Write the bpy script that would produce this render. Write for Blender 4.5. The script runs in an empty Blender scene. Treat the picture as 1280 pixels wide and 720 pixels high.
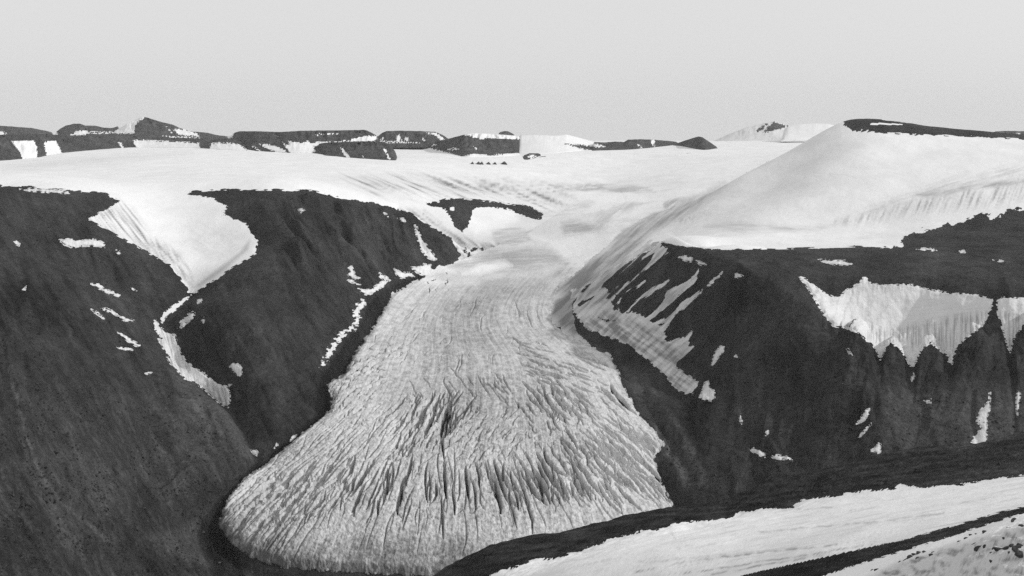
import bpy, math, random
import numpy as np
from mathutils import Vector

C = bpy.context.scene
COL = C.collection
RNG = np.random.RandomState(7)
random.seed(7)

# ------------------------------------------------------------------ camera
W, H = 1280.0, 720.0
FPX, HOR, ZC = 1108.0, 150.0, 520.0          # focal length in px, horizon row, eye height (m)
cam_d = bpy.data.cameras.new('camera')
cam = bpy.data.objects.new('camera', cam_d)
COL.objects.link(cam)
cam.location = (0, 0, ZC)
cam.rotation_euler = (math.radians(90), 0, 0)
cam_d.sensor_width = 36.0
cam_d.lens = 36.0 * FPX / W
cam_d.shift_y = -(H / 2 - HOR) / W            # rising-front plate camera kept level
cam_d.clip_start = 1.0
cam_d.clip_end = 60000.0
C.camera = cam
C.render.engine = 'CYCLES'
C.cycles.use_denoising = False
C.cycles.denoising_input_passes = 'RGB_ALBEDO_NORMAL'
C.cycles.denoising_prefilter = 'ACCURATE'
C.cycles.sample_clamp_indirect = 3.0

# ------------------------------------------------------------------ world, sun, exposure
SUN_DIR = Vector((0.84, -0.08, 0.48)).normalized()
elev = math.asin(SUN_DIR.z)
azim = math.atan2(SUN_DIR.x, SUN_DIR.y)
wd = bpy.data.worlds.new('World')
C.world = wd
wd.use_nodes = True
nt = wd.node_tree
nt.nodes.clear()
sky = nt.nodes.new('ShaderNodeTexSky')
sky.sky_type = 'NISHITA'
sky.sun_disc = False
sky.sun_elevation = elev
sky.sun_rotation = azim
sky.dust_density = 4.0
bw = nt.nodes.new('ShaderNodeRGBToBW')
pale = nt.nodes.new('ShaderNodeMix')
pale.data_type = 'FLOAT'
pale.inputs[0].default_value = 0.8
pale.inputs[3].default_value = 7.1            # even thin overcast veil
bg = nt.nodes.new('ShaderNodeBackground')
bg.inputs[1].default_value = 0.118
wo = nt.nodes.new('ShaderNodeOutputWorld')
nt.links.new(sky.outputs[0], bw.inputs[0])
nt.links.new(bw.outputs[0], pale.inputs[2])
nt.links.new(pale.outputs[0], bg.inputs[0])
nt.links.new(bg.outputs[0], wo.inputs[0])

sl = bpy.data.lights.new('sun', 'SUN')
sl.energy = 2.35
sl.angle = math.radians(1.5)
sl.color = (1, 1, 1)
so = bpy.data.objects.new('sun', sl)
COL.objects.link(so)
so.rotation_euler = SUN_DIR.to_track_quat('Z', 'Y').to_euler()

C.view_settings.view_transform = 'Standard'
C.view_settings.look = 'None'
C.view_settings.exposure = 0.0
C.view_settings.gamma = 1.0

# ------------------------------------------------------------------ helpers: noise
_perm = RNG.permutation(256)
_perm = np.concatenate([_perm, _perm, _perm])
_gr = np.array([[math.cos(a), math.sin(a)] for a in np.linspace(0, 2 * math.pi, 32, endpoint=False)])


def perlin(x, y):
    xi = np.floor(x).astype(int); yi = np.floor(y).astype(int)
    xf = x - xi; yf = y - yi
    u = xf * xf * xf * (xf * (xf * 6 - 15) + 10); v = yf * yf * yf * (yf * (yf * 6 - 15) + 10)
    xi &= 255; yi &= 255

    def g(ix, iy, fx, fy):
        h = _perm[_perm[ix & 255] + (iy & 255)] & 31
        return _gr[h, 0] * fx + _gr[h, 1] * fy
    a = g(xi, yi, xf, yf); b = g(xi + 1, yi, xf - 1, yf)
    c = g(xi, yi + 1, xf, yf - 1); d = g(xi + 1, yi + 1, xf - 1, yf - 1)
    return (a + u * (b - a) + v * ((c + u * (d - c)) - (a + u * (b - a)))) * 1.5


def fbm(x, y, o=4, lac=2.03, gain=0.5):
    s = 0; a = 1.0
    for k in range(o):
        s = s + a * perlin(x + 17.3 * k, y - 9.1 * k)
        x = x * lac; y = y * lac; a *= gain
    return s


def ridged(x, y, o=3):
    s = 0; a = 1.0
    for k in range(o):
        s = s + a * (1 - 2 * np.abs(perlin(x + 31.7 * k, y + 11.9 * k)))
        x = x * 2.1; y = y * 2.1; a *= 0.5
    return s


def sstep(a, b, x):
    t = np.clip((x - a) / (b - a), 0, 1)
    return t * t * (3 - 2 * t)


def rot(px, py, dx, dy):
    """(across, along) coordinates for a direction (dx,dy)"""
    n = math.hypot(dx, dy); dx /= n; dy /= n
    return px * dy - py * dx, px * dx + py * dy


def sdf(px, py, poly, margin=14.0):
    """signed distance to a polygon, positive inside; -margin far outside"""
    P = np.asarray(poly, float)
    out = np.full(px.shape, -margin)
    x0, y0 = P.min(0) - margin; x1, y1 = P.max(0) + margin
    m = (px > x0) & (px < x1) & (py > y0) & (py < y1)
    x = px[m]; y = py[m]
    if x.size == 0:
        return out
    d2 = np.full(x.shape, 1e18); ins = np.zeros(x.shape, bool)
    n = len(P)
    for i in range(n):
        ax, ay = P[i]; bx, by = P[(i + 1) % n]
        ex, ey = bx - ax, by - ay
        L = ex * ex + ey * ey + 1e-12
        t = np.clip(((x - ax) * ex + (y - ay) * ey) / L, 0, 1)
        d2 = np.minimum(d2, (x - ax - t * ex) ** 2 + (y - ay - t * ey) ** 2)
        if ay != by:
            c = ((ay > y) != (by > y)) & (x < ax + (y - ay) / (by - ay) * ex)
            ins ^= c
    d = np.sqrt(d2)
    out[m] = np.where(ins, d, -d)
    return out


def tps_fit(pts):
    P = np.asarray(pts, float)
    U = np.stack([P[:, 0] / FPX, np.log(P[:, 2])], 1)
    r = np.sqrt(((U[:, None] - U[None]) ** 2).sum(2)) + 1e-9
    K = r * r * np.log(r) + np.eye(len(P)) * 1e-5
    A = np.concatenate([np.ones((len(P), 1)), U], 1)
    M = np.zeros((len(P) + 3,) * 2)
    M[:-3, :-3] = K; M[:-3, -3:] = A; M[-3:, :-3] = A.T
    w = np.linalg.solve(M, np.concatenate([P[:, 1], np.zeros(3)]))
    return U, w


def tps_eval(fit, px, ln):
    U, w = fit
    x = px.ravel() / FPX; y = ln.ravel()
    out = w[-3] + w[-2] * x + w[-1] * y
    for i in range(len(U)):
        r2 = (x - U[i, 0]) ** 2 + (y - U[i, 1]) ** 2 + 1e-18
        out += (0.5 * w[i]) * r2 * np.log(r2)
    return out.reshape(px.shape)


def world(px, py, ln):
    Y = np.exp(ln)
    return np.stack([(px - W / 2) / FPX * Y, Y, ZC - (py - HOR) / FPX * Y], -1)


# ------------------------------------------------------------------ helpers: meshes
def clip(V, T, f):
    """split triangles along f=0 -> V, inside, outside"""
    f = np.where(np.abs(f) < 1e-4, 1e-4, f)
    s = f > 0
    c = s[T].sum(1)
    ins = [T[c == 3]]; outs = [T[c == 0]]
    n = len(V); newV = [V]; off = n
    for cnt in (1, 2):
        t = T[c == cnt]
        if len(t) == 0:
            continue
        want = s[t] if cnt == 1 else ~s[t]
        k = want.argmax(1)
        r = np.arange(len(t))
        a = t[r, k]; b = t[r, (k + 1) % 3]; d = t[r, (k + 2) % 3]
        E = np.concatenate([np.stack([a, b], 1), np.stack([a, d], 1)])
        E.sort(axis=1)
        key = E[:, 0].astype(np.int64) * n + E[:, 1]
        uq, inv = np.unique(key, return_inverse=True)
        e0 = (uq // n).astype(int); e1 = (uq % n).astype(int)
        tt = (f[e0] / (f[e0] - f[e1]))[:, None]
        newV.append(V[e0] + (V[e1] - V[e0]) * tt)
        ab = off + inv[:len(t)]; ad = off + inv[len(t):]
        off += len(uq)
        tip = np.stack([a, ab, ad], 1)
        rest = np.concatenate([np.stack([ab, b, d], 1), np.stack([ab, d, ad], 1)])
        if cnt == 1:
            ins.append(tip); outs.append(rest)
        else:
            outs.append(tip); ins.append(rest)
    return np.concatenate(newV), np.concatenate(ins), np.concatenate(outs)


def compact(V, T):
    u, inv = np.unique(T, return_inverse=True)
    return V[u], inv.reshape(T.shape)


def grid_tris(nr, nc):
    i = np.arange(nr * nc).reshape(nr, nc)
    a = i[:-1, :-1].ravel(); b = i[:-1, 1:].ravel(); c = i[1:, 1:].ravel(); d = i[1:, :-1].ravel()
    return np.concatenate([np.stack([a, b, c], 1), np.stack([a, c, d], 1)])


def mesh_obj(name, XYZ, T, mat, attrs=None, parent=None, smooth=True, up=True):
    XYZ = np.asarray(XYZ, np.float32)
    T = np.asarray(T, np.int32)
    if up and len(T):                         # faces look upwards
        a, b, c = XYZ[T[:, 0]], XYZ[T[:, 1]], XYZ[T[:, 2]]
        nz = np.cross(b - a, c - a)[:, 2]
        fl = nz < 0
        T = T.copy(); T[fl] = T[fl][:, ::-1]
    me = bpy.data.meshes.new(name)
    me.vertices.add(len(XYZ)); me.vertices.foreach_set('co', XYZ.ravel())
    me.loops.add(T.size); me.loops.foreach_set('vertex_index', T.ravel())
    me.polygons.add(len(T))
    me.polygons.foreach_set('loop_start', np.arange(0, T.size, 3, dtype=np.int32))
    me.polygons.foreach_set('loop_total', np.full(len(T), 3, np.int32))
    me.update(calc_edges=True)
    me.polygons.foreach_set('use_smooth', np.full(len(T), smooth))
    for k, v in (attrs or {}).items():
        at = me.attributes.new(k, 'FLOAT', 'POINT')
        at.data.foreach_set('value', np.asarray(v, np.float32))
    me.materials.append(mat)
    o = bpy.data.objects.new(name, me)
    COL.objects.link(o)
    if parent is not None:
        o.parent = parent
    return o


def tag(o, label=None, cat=None, group=None, kind=None):
    if label: o['label'] = label
    if cat: o['category'] = cat
    if group: o['group'] = group
    if kind: o['kind'] = kind
    return o


# ------------------------------------------------------------------ materials
def mat_new(name):
    m = bpy.data.materials.new(name); m.use_nodes = True
    t = m.node_tree; b = t.nodes['Principled BSDF']
    return m, t, b


def N(t, typ, **kw):
    n = t.nodes.new(typ)
    for k, v in kw.items():
        setattr(n, k, v)
    return n


def math_(t, op, a, b=None, c=None):
    n = N(t, 'ShaderNodeMath', operation=op)
    for i, v in enumerate((a, b, c)):
        if v is None: continue
        if isinstance(v, (int, float)): n.inputs[i].default_value = v
        else: t.links.new(v, n.inputs[i])
    return n.outputs[0]


def noise_(t, co, scale, detail=5, rough=0.6, dist=0.0, stretch=None):
    if stretch:
        mp = N(t, 'ShaderNodeMapping'); mp.inputs['Scale'].default_value = stretch[:3]
        if len(stretch) > 3: mp.inputs['Rotation'].default_value = (0, 0, stretch[3])
        t.links.new(co, mp.inputs[0]); co = mp.outputs[0]
    n = N(t, 'ShaderNodeTexNoise')
    n.inputs['Scale'].default_value = scale; n.inputs['Detail'].default_value = detail
    n.inputs['Roughness'].default_value = rough; n.inputs['Distortion'].default_value = dist
    t.links.new(co, n.inputs['Vector'])
    return n.outputs[0]


def ramp_(t, v, a, b, lo, hi):
    n = N(t, 'ShaderNodeMapRange'); n.clamp = True
    n.inputs[1].default_value = a; n.inputs[2].default_value = b
    n.inputs[3].default_value = lo; n.inputs[4].default_value = hi
    t.links.new(v, n.inputs[0])
    return n.outputs[0]


def attr_(t, name):
    n = N(t, 'ShaderNodeAttribute'); n.attribute_name = name
    return n.outputs['Fac']


def bump_(t, b, h, dist, strength=1.0):
    n = N(t, 'ShaderNodeBump'); n.inputs['Distance'].default_value = dist
    n.inputs['Strength'].default_value = strength
    t.links.new(h, n.inputs['Height']); t.links.new(n.outputs[0], b.inputs['Normal'])


def rock_material(name, base, s=1.0, bump=1.5):
    m, t, b = mat_new(name)
    co = N(t, 'ShaderNodeNewGeometry').outputs['Position']
    n1 = ramp_(t, noise_(t, co, 0.012 * s, 8, 0.65, 0.6), 0.3, 0.7, 0.68, 1.35)
    n2 = ramp_(t, noise_(t, co, 0.11 * s, 7, 0.75), 0.32, 0.68, 0.6, 1.45)
    n3 = ramp_(t, noise_(t, co, 0.36 * s, 4, 0.75), 0.32, 0.68, 0.62, 1.4)
    v = math_(t, 'MULTIPLY', math_(t, 'MULTIPLY', n1, n2), n3)
    sp = ramp_(t, noise_(t, co, 0.30 * s, 3, 0.8), 0.64, 0.76, 1.0, 2.1)
    dk = ramp_(t, noise_(t, co, 0.21 * s, 4, 0.8, 0.6), 0.26, 0.38, 0.5, 1.0)
    v = math_(t, 'MULTIPLY', math_(t, 'MULTIPLY', v, sp), dk)
    v = math_(t, 'MULTIPLY', v, base)
    v = math_(t, 'MULTIPLY', v, math_(t, 'ADD', attr_(t, 'tone'), 1.0))
    t.links.new(v, b.inputs['Base Color'])
    b.inputs['Roughness'].default_value = 0.95
    b.inputs['Specular IOR Level'].default_value = 0.12
    hh = math_(t, 'ADD', noise_(t, co, 0.09 * s, 7, 0.65), math_(t, 'MULTIPLY', noise_(t, co, 0.5 * s, 4, 0.7), 0.5))
    bump_(t, b, hh, bump / s * 3, 0.8)
    return m


def snow_material(name, white=0.86, dirt_shade_col=0.16, s=1.0, bump=0.6, grain=0.0, firn=None):
    m, t, b = mat_new(name)
    co = N(t, 'ShaderNodeNewGeometry').outputs['Position']
    n1 = ramp_(t, noise_(t, co, 0.008 * s, 6, 0.6, 0.4), 0.3, 0.7, 0.92, 1.04)
    n2 = ramp_(t, noise_(t, co, 0.2 * s, 5, 0.65), 0.3, 0.7, 0.96, 1.03)
    v = math_(t, 'MULTIPLY', math_(t, 'MULTIPLY', n1, n2), white)
    if grain > 0:
        n3 = ramp_(t, noise_(t, co, 0.35 * s, 6, 0.75, 0.5), 0.32, 0.68, 1 - grain, 1 + grain * 0.6)
        v = math_(t, 'MULTIPLY', v, n3)
    if firn is not None:
        fm = N(t, 'ShaderNodeMix'); fm.data_type = 'FLOAT'
        t.links.new(math_(t, 'MULTIPLY', attr_(t, 'dirt_shade'), -1.0), fm.inputs[0]); t.links.new(v, fm.inputs[2]); fm.inputs[3].default_value = firn
        v = fm.outputs[0]
    mx = N(t, 'ShaderNodeMix'); mx.data_type = 'FLOAT'
    t.links.new(attr_(t, 'dirt_shade'), mx.inputs[0]); t.links.new(v, mx.inputs[2]); mx.inputs[3].default_value = dirt_shade_col
    t.links.new(mx.outputs[0], b.inputs['Base Color'])
    b.inputs['Roughness'].default_value = 0.8
    b.inputs['Specular IOR Level'].default_value = 0.15
    bump_(t, b, math_(t, 'ADD', noise_(t, co, 0.05 * s, 6, 0.6), math_(t, 'MULTIPLY', noise_(t, co, 0.4 * s, 4, 0.7), 0.3)), bump / s * 4, 0.6)
    return m


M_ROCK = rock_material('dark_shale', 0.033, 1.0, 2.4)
M_ROCK_FAR = rock_material('hazed_shale', 0.058, 0.15, 1.0)  # paler base: part of the distance haze is put into the colour
M_ROCK_NEAR = rock_material('near_scree', 0.025, 3.0, 2.5)
M_STONE = rock_material('stone', 0.05, 12.0)
M_SNOW = snow_material('firn_snow', 0.74)
M_SNOW_NEAR = snow_material('near_snow', 0.82, 0.14, 3.0, 0.5)
M_ICE = snow_material('glacier_ice', 0.60, 0.10, 1.0, 1.0, 0.24, 0.75)
M_SNOWPATCH = snow_material('old_snow', 0.68, 0.14, 1.0, 0.8, 0.06)

# ------------------------------------------------------------------ main terrain: control points (column, row, distance)
CP = [
 # left mass
 (-200,235,1850),(-200,400,1080),(-200,560,820),(-200,730,680),
 (0,233,1950),(0,260,1650),(0,320,1330),(0,400,1120),(0,480,980),(0,560,860),(0,640,780),(0,720,705),
 (80,238,2000),(80,270,1760),(80,340,1420),(80,420,1190),(80,520,1010),(80,620,885),(80,710,790),
 (140,246,2080),(140,290,1850),(140,350,1560),(140,430,1290),(140,520,1115),(140,620,975),(140,700,880),
 (200,330,1790),(190,380,1570),(190,440,1370),(190,520,1210),(190,600,1090),(200,680,960),
 (230,352,1780),(205,398,1575),(240,470,1400),(250,530,1265),(280,520,1300),(300,560,1230),(320,580,1225),(260,610,1130),(250,660,1085),
 (240,700,1010),(270,715,990),(300,700,1010),
 # gully and middle spur
 (237,366,1745),(203,404,1555),(224,452,1465),(262,487,1385),(290,512,1325),(318,576,1228),
 (300,400,1480),(310,470,1370),(325,530,1290),(330,570,1235),(250,385,1600),(260,430,1480),(280,470,1400),
 (360,400,1560),(400,400,1680),(430,400,1780),(470,404,1900),(400,460,1520),(413,500,1400),(370,470,1440),(370,530,1310),(390,530,1320),(345,570,1245),
 (240,242,2250),(285,258,2150),(310,280,2050),(322,300,1950),(300,325,1830),(289,335,1790),
 (350,240,2250),(390,240,2350),(430,248,2450),(480,257,2550),(515,267,2620),(541,285,2700),(565,299,2750),(576,321,2720),
 (350,270,2080),(370,300,1960),(370,340,1780),(430,290,2200),(430,330,2030),(440,370,1910),(480,300,2370),(480,340,2180),(520,310,2500),(520,338,2350),(490,362,2180),
 # cirque bowl
 (235,260,2150),(220,290,2030),(170,300,1900),(215,333,1790),(250,320,1880),(260,340,1800),(280,300,1990),(290,285,2040),
 # glacier tongue
 (544,338,2480),(600,330,2600),(650,320,2750),(700,330,2580),(735,325,2640),(500,370,2150),(600,380,2080),(680,385,2050),(490,430,1760),(560,440,1700),(640,440,1690),(720,430,1750),
 (430,490,1470),(520,510,1420),(600,510,1410),(700,500,1450),(775,480,1510),(360,560,1250),(450,580,1210),(560,590,1190),(680,590,1200),(800,560,1270),(290,630,1130),
 (300,690,1030),(400,700,1005),(400,640,1100),(520,650,1080),(640,650,1085),(740,630,1130),(830,600,1210),(450,718,985),(600,720,985),(840,640,1140),(760,690,1035),
 (450,800,865),(200,800,840),(0,800,640),(700,800,865),(1000,800,860),(1280,800,850),(1480,800,850),(-200,800,620),
 # upper glacier
 (640,285,3150),(700,262,3600),(760,270,3400),(760,230,4500),(700,240,4100),(800,270,3330),(830,262,3500),(850,240,3900),
 (540,318,2790),(600,300,2920),(560,268,3080),(530,252,3150),(600,252,3350),(680,262,3500),(655,258,3450),(600,235,3800),(500,235,3150),(450,225,3200),(560,215,4100),(640,215,4500),
 # ice cap
 (0,215,3150),(0,200,4200),(100,225,2750),(100,205,3800),(200,225,2700),(200,205,3700),(200,240,2250),(300,225,2700),(300,205,3800),(400,225,2800),(400,205,3900),
 (150,185,5800),(300,185,5900),(450,195,4900),(0,185,5900),(560,203,4600),(560,190,6200),(700,195,5600),(780,185,6900),(640,185,7200),(780,205,5400),(850,195,5600),(850,215,4600),
 (900,195,5400),(950,190,5600),(900,225,4200),(1000,176,7500),
 (-200,176,11000),(-200,176,17000),(-200,174,24000),(0,176,11000),(0,176,17000),(0,174,24000),(200,176,11000),(200,176,17000),(200,174,24000),(400,176,11000),(400,176,17000),(400,174,24000),(600,176,11000),(600,176,17000),(600,174,24000),(800,176,11000),(800,176,17000),(800,174,24000),(1000,176,11000),(1000,176,17000),(1000,174,24000),(1200,176,11000),(1200,176,17000),(1200,174,24000),(1480,176,11000),(1480,176,17000),(1480,174,24000),(-200,200,3900),
 # right mountain
 (827,302,2080),(845,313,1950),(880,327,1780),(925,345,1620),(780,340,2120),(740,370,2060),(722,395,1980),(760,400,1900),(800,370,1960),(840,350,1850),(850,400,1730),(800,420,1770),
 (880,390,1660),(850,450,1590),(890,440,1560),(870,490,1460),(920,400,1550),(920,460,1440),(930,530,1310),(900,560,1250),(770,440,1700),(800,480,1530),(830,540,1310),(840,600,1200),(880,600,1185),(870,540,1300),
 (975,375,1540),(1000,420,1430),(1000,500,1290),(1060,440,1370),(1030,400,1480),(1090,490,1275),(1050,540,1210),(1110,545,1190),(980,570,1200),(1000,620,1120),
 (1010,352,1600),(1060,365,1560),(1120,360,1560),(1200,372,1470),(1245,378,1410),(1280,377,1400),(1070,405,1510),(1140,400,1500),(1200,400,1440),(1100,440,1420),(1150,450,1380),(1190,450,1350),
 (1240,410,1370),(1240,440,1320),(1262,440,1330),(1160,500,1250),(1220,500,1230),(1280,500,1220),(1160,550,1170),(1260,550,1150),(1150,610,1090),(1280,620,1060),
 (1000,330,1730),(1080,335,1690),(1160,340,1640),(1240,355,1540),(1280,355,1520),(900,313,1950),(980,312,1940),(1080,310,1960),(1180,300,2030),(1280,300,1990),(1280,265,2330),(1200,277,2270),
 # snow dome
 (860,300,2150),(900,285,2500),(950,290,2300),(1020,287,2350),(1100,278,2380),(950,238,3000),(985,240,2770),(1020,240,2620),(915,258,2880),(950,262,2580),(1080,240,2560),(1160,240,2530),(1240,225,2600),(985,215,3070),(1016,215,2860),(1050,215,2775),(1035,190,3060),(1070,190,2930),(1140,195,2880),(1220,200,2800),
 (1280,190,2900),(1060,165,3150),(1055,152,3250),(1100,150,3350),(1160,160,3250),(1220,166,3200),(1280,172,3150),(1140,168,3100),(960,203,3240),(1011,174.5,3300),(931,220,3180),(884,245,3200),
 (960,225,3700),(1011,210,3900),(1055,195,4200),(931,235,3600),(1140,185,4200),(1220,190,4100),(1280,195,4100),(1060,185,5500),
 (1480,180,3100),(1480,200,3900),(1480,270,2300),(1480,350,1500),(1480,380,1380),(1480,500,1180),(1480,600,1080),
]
FIT = tps_fit(CP)
cols = np.concatenate([np.arange(-170, 0, 10), np.arange(0, 1280, 1.85), np.arange(1280, 1450, 10)])
lns = np.concatenate([np.linspace(math.log(600), math.log(960), 240, endpoint=False),
                      np.linspace(math.log(960), math.log(2400), 590, endpoint=False),
                      np.linspace(math.log(2400), math.log(3500), 110, endpoint=False),
                      np.linspace(math.log(3500), math.log(14500), 100)])
GX, GL = np.meshgrid(cols, lns)
GP = tps_eval(FIT, GX, GL)                    # row of every terrain point before small relief
GY = np.exp(GL)
WX = (GX - W / 2) / FPX * GY

# ------------------------------------------------------------------ outlines
LEFT_ROCK = [(-300,231),(0,231.5),(20,232.5),(67,236),(131,241),(150,251),(130,262),(111,274.6),(168,306),(215,333),(235,362),(237,371),(206,395),(198,408),(212,452),(262,492),(290,512),(324,578),(300,600),(276,622),(252,650),(247,668),(262,700),(272,730),(280,900),(-300,900)]
MID_ROCK = [(237,371),(262,354),(289,335),(319,318),(322,301),(309,281),(279,268),(284,258),(269,249),(232,241),(272,237),(353,237.6),(390,238),(430,248),(477,256),(514,266),(541,284.7),(565,298),(576.5,321.6),(566,331),(548,336),(544,341),(501,365),(491,369),(472,406),(452,440),(440,470),(420,500),(405,527),(376,548),(336,582),(302,606),(285,640),(282,660),(300,700),(330,730),(272,730),(247,668),(276,622),(324,578),(290,512),(262,487),(222,452),(203,404)]
RIGHT_ROCK = [(827,302),(850,307.5),(890,312),(984,310.6),(1092,307.5),(1126,310),(1129,298),(1142.5,291),(1183,281),(1203,276),(1230,266),(1243,273),(1263.5,259.5),(1280,263),(1330,258),(1600,250),(1600,950),(820,950),(840,640),(820,612),(800,560),(780,500),(760,455),(735,430),(718,410),(716,380),(730,360),(767,338)]
GLACIER = [(546,333),(565,330),(592,318),(640,300),(668,285),(705,262),(740,246),(800,236),(850,244),(846,258),(800,276),(768,300),(738,325),(716,345),(699,357),(689,384),(686,395.5),(696,410.6),(729.5,429),(763,444),(773,464),(780,484.6),(800,521.5),(820,542),(830,556),(817,574),(823.6,592),(830,612.5),(842,636),(846,660),(820,690),(740,712),(640,722),(560,722),(430,716),(353,710),(313,696.6),(286,676),(274,656),(282,629),(302.6,602),(336,579),(376.6,545),(400,525),(413.5,513),(415,495),(406.7,481),(430,469),(443.7,441),(470.6,404),(491,367),(501,362),(530,346)]
SUMMIT = [(1055,150),(1085,147),(1129,152),(1200,160),(1290,165.5),(1290,174.5),(1220,171),(1139,167.7),(1065,163.6),(1055,156)]
OUTCROP = [(529,253),(548,252.5),(552,249),(575,248),(608,251),(642,256),(662,257),(679,268),(676,274),(664,274),(655,269.5),(635,261),(602,258),(591,262),(588,274.6),(583,285),(578,290),(568,283),(561,268),(556,261),(546,258),(534,256)]

# ------------------------------------------------------------------ small relief of the ground
SG = sdf(GX, GP, GLACIER, 60)
SL = sdf(GX, GP, LEFT_ROCK, 40)
SM = sdf(GX, GP, MID_ROCK, 40)
SR = sdf(GX, GP, RIGHT_ROCK, 40)
near = sstep(3600, 2600, GY)
dz = 0 * GX
rockw = np.maximum(np.maximum(sstep(-4, 12, SL), sstep(-4, 12, SM)), sstep(-4, 12, SR)) * near * sstep(4, -8, SG)
dz += rockw * (6.0 * fbm(WX / 170, GY / 170, 6, 2.03, 0.55) + 0.35 * ridged(WX / 22, GY / 30, 3) + 0.55 * fbm(WX / 12, GY / 12, 3))
# flutes under the rim of the middle spur
u, v = rot(GX, GP, 0.55, 0.83)
fl = ridged(u / 26 + 0.5 * fbm(GX / 60, GP / 60, 2), v / 130, 3)
mk = sstep(2, 20, SM) * sstep(345, 380, GX) * sstep(600, 560, GX) * sstep(370, 320, GP) * near
dz += mk * 22.0 * fl
# fall-line streaks on the left mass, the nose of the middle spur and the right face
u, v = rot(GX, GP, 0.55, 0.83)
dz += sstep(0, 40, SL) * near * 8.0 * ridged(u / 125 + 0.8 * fbm(GX / 160, GP / 160, 3) + 0.3, v / 600 + 3, 2)
dz += sstep(0, 40, SM) * sstep(330, 380, GP) * near * 4.0 * ridged(u / 70 + 0.6 * fbm(GX / 120, GP / 120, 3), v / 400 + 3, 2)
dz += sstep(0, 30, SL) * near * 4.2 * ridged(u / 60 + 0.7 * fbm(GX / 120, GP / 120, 2), v / 330 + 3, 3)
dz += sstep(0, 30, SM) * near * 2.2 * ridged(u / 46 + 0.7 * fbm(GX / 120, GP / 120, 2), v / 330 + 3, 3)
rf = sstep(0, 20, SR) * sstep(330, 360, GP) * near * sstep(840, 900, GX)
dz += rf * 4.5 * ridged(GX / 85 + 0.7 * fbm(GX / 120, GP / 150, 3), GP / 500 + 2, 2)
dz += rf * 2.8 * ridged(GX / 44 + 0.6 * fbm(GX / 90, GP / 120, 3) + GP * 0.002, GP / 420, 3)
# a ridge of moraine down the left slope
for (poly, amp, wd_) in (([(15,480),(30,545),(50,590),(72,622),(100,650),(135,675)], 5.0, 9), ([(0,560),(30,640),(60,690)], 3.0, 9),
                         ([(735,425),(770,450),(795,490),(820,540),(850,600)], 7.0, 9), ([(800,470),(840,530),(872,590)], 5.0, 10), ([(818,500),(856,525),(880,575)], 4.0, 8),
                         ([(215,468),(255,505),(290,545)], 4.0, 8)):
    d = np.full(GX.shape, 1e9)
    for (a, b) in zip(poly[:-1], poly[1:]):
        ex, ey = b[0] - a[0], b[1] - a[1]
        t = np.clip(((GX - a[0]) * ex + (GP - a[1]) * ey) / (ex * ex + ey * ey), 0, 1)
        d = np.minimum(d, np.hypot(GX - a[0] - t * ex, GP - a[1] - t * ey))
    dz += near * amp * np.exp(-(d / wd_) ** 2)
# buttresses and gullies under the hanging snow on the right
# the crest line running down the right spur, and the ravine beside the left mass
for (poly, amp, wl_, wr_) in (([(925, 345), (960, 365), (1010, 400), (1060, 440), (1080, 470), (1095, 500), (1110, 545)], 16, 40, 16), ([(880, 318), (925, 345)], 9, 26, 14),
                              ([(237, 366), (203, 404), (224, 452), (262, 487), (290, 512), (320, 578)], -9, 7, 9), ([(10, 455), (30, 530), (45, 580), (70, 620), (100, 650), (134, 674)], 5, 5, 12)):
    best = np.full(GX.shape, 1e9); side = np.zeros(GX.shape)
    for (a, b) in zip(poly[:-1], poly[1:]):
        ex, ey = b[0] - a[0], b[1] - a[1]
        t = np.clip(((GX - a[0]) * ex + (GP - a[1]) * ey) / (ex * ex + ey * ey), 0, 1)
        d = np.hypot(GX - a[0] - t * ex, GP - a[1] - t * ey)
        m = d < best
        best[m] = d[m]; side[m] = (ex * (GP - a[1]) - ey * (GX - a[0]))[m]
    w_ = np.where(side > 0, wl_, wr_)
    dz += near * amp * np.exp(-(best / w_) ** 1.5)
MOAT = [(306,600),(290,612),(276,622),(256,645),(245,670),(256,702),(270,730),(310,740),(300,700),(274,656),(282,629)]
TRENCH = [(501,362),(491,369),(470,405),(444,441),(430,470),(408,482),(414,515),(400,526),(376,546),(336,580),(303,603),(296,600),(330,572),(372,540),(393,518),(398,480),(413,455),(430,430),(452,403),(460,380),(478,364),(500,352),(540,338),(548,334)]
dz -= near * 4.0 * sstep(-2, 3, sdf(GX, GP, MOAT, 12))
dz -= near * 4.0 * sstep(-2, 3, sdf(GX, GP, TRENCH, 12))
for (bx, top, rx, am) in ((1075, 411, 17, 20), (1117, 428, 15, 20), (1162, 428, 18, 22), (1216, 412, 24, 22), (1290, 402, 26, 22)):
    lx = np.clip(1 - ((GX - bx) / rx) ** 2, 0, 1) ** 0.75
    yy = GP - top - 4 - 16 * ((GX - bx) / rx) ** 2
    dz += near * am * lx * sstep(0, 14, yy) * sstep(78, 22, yy)
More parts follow.
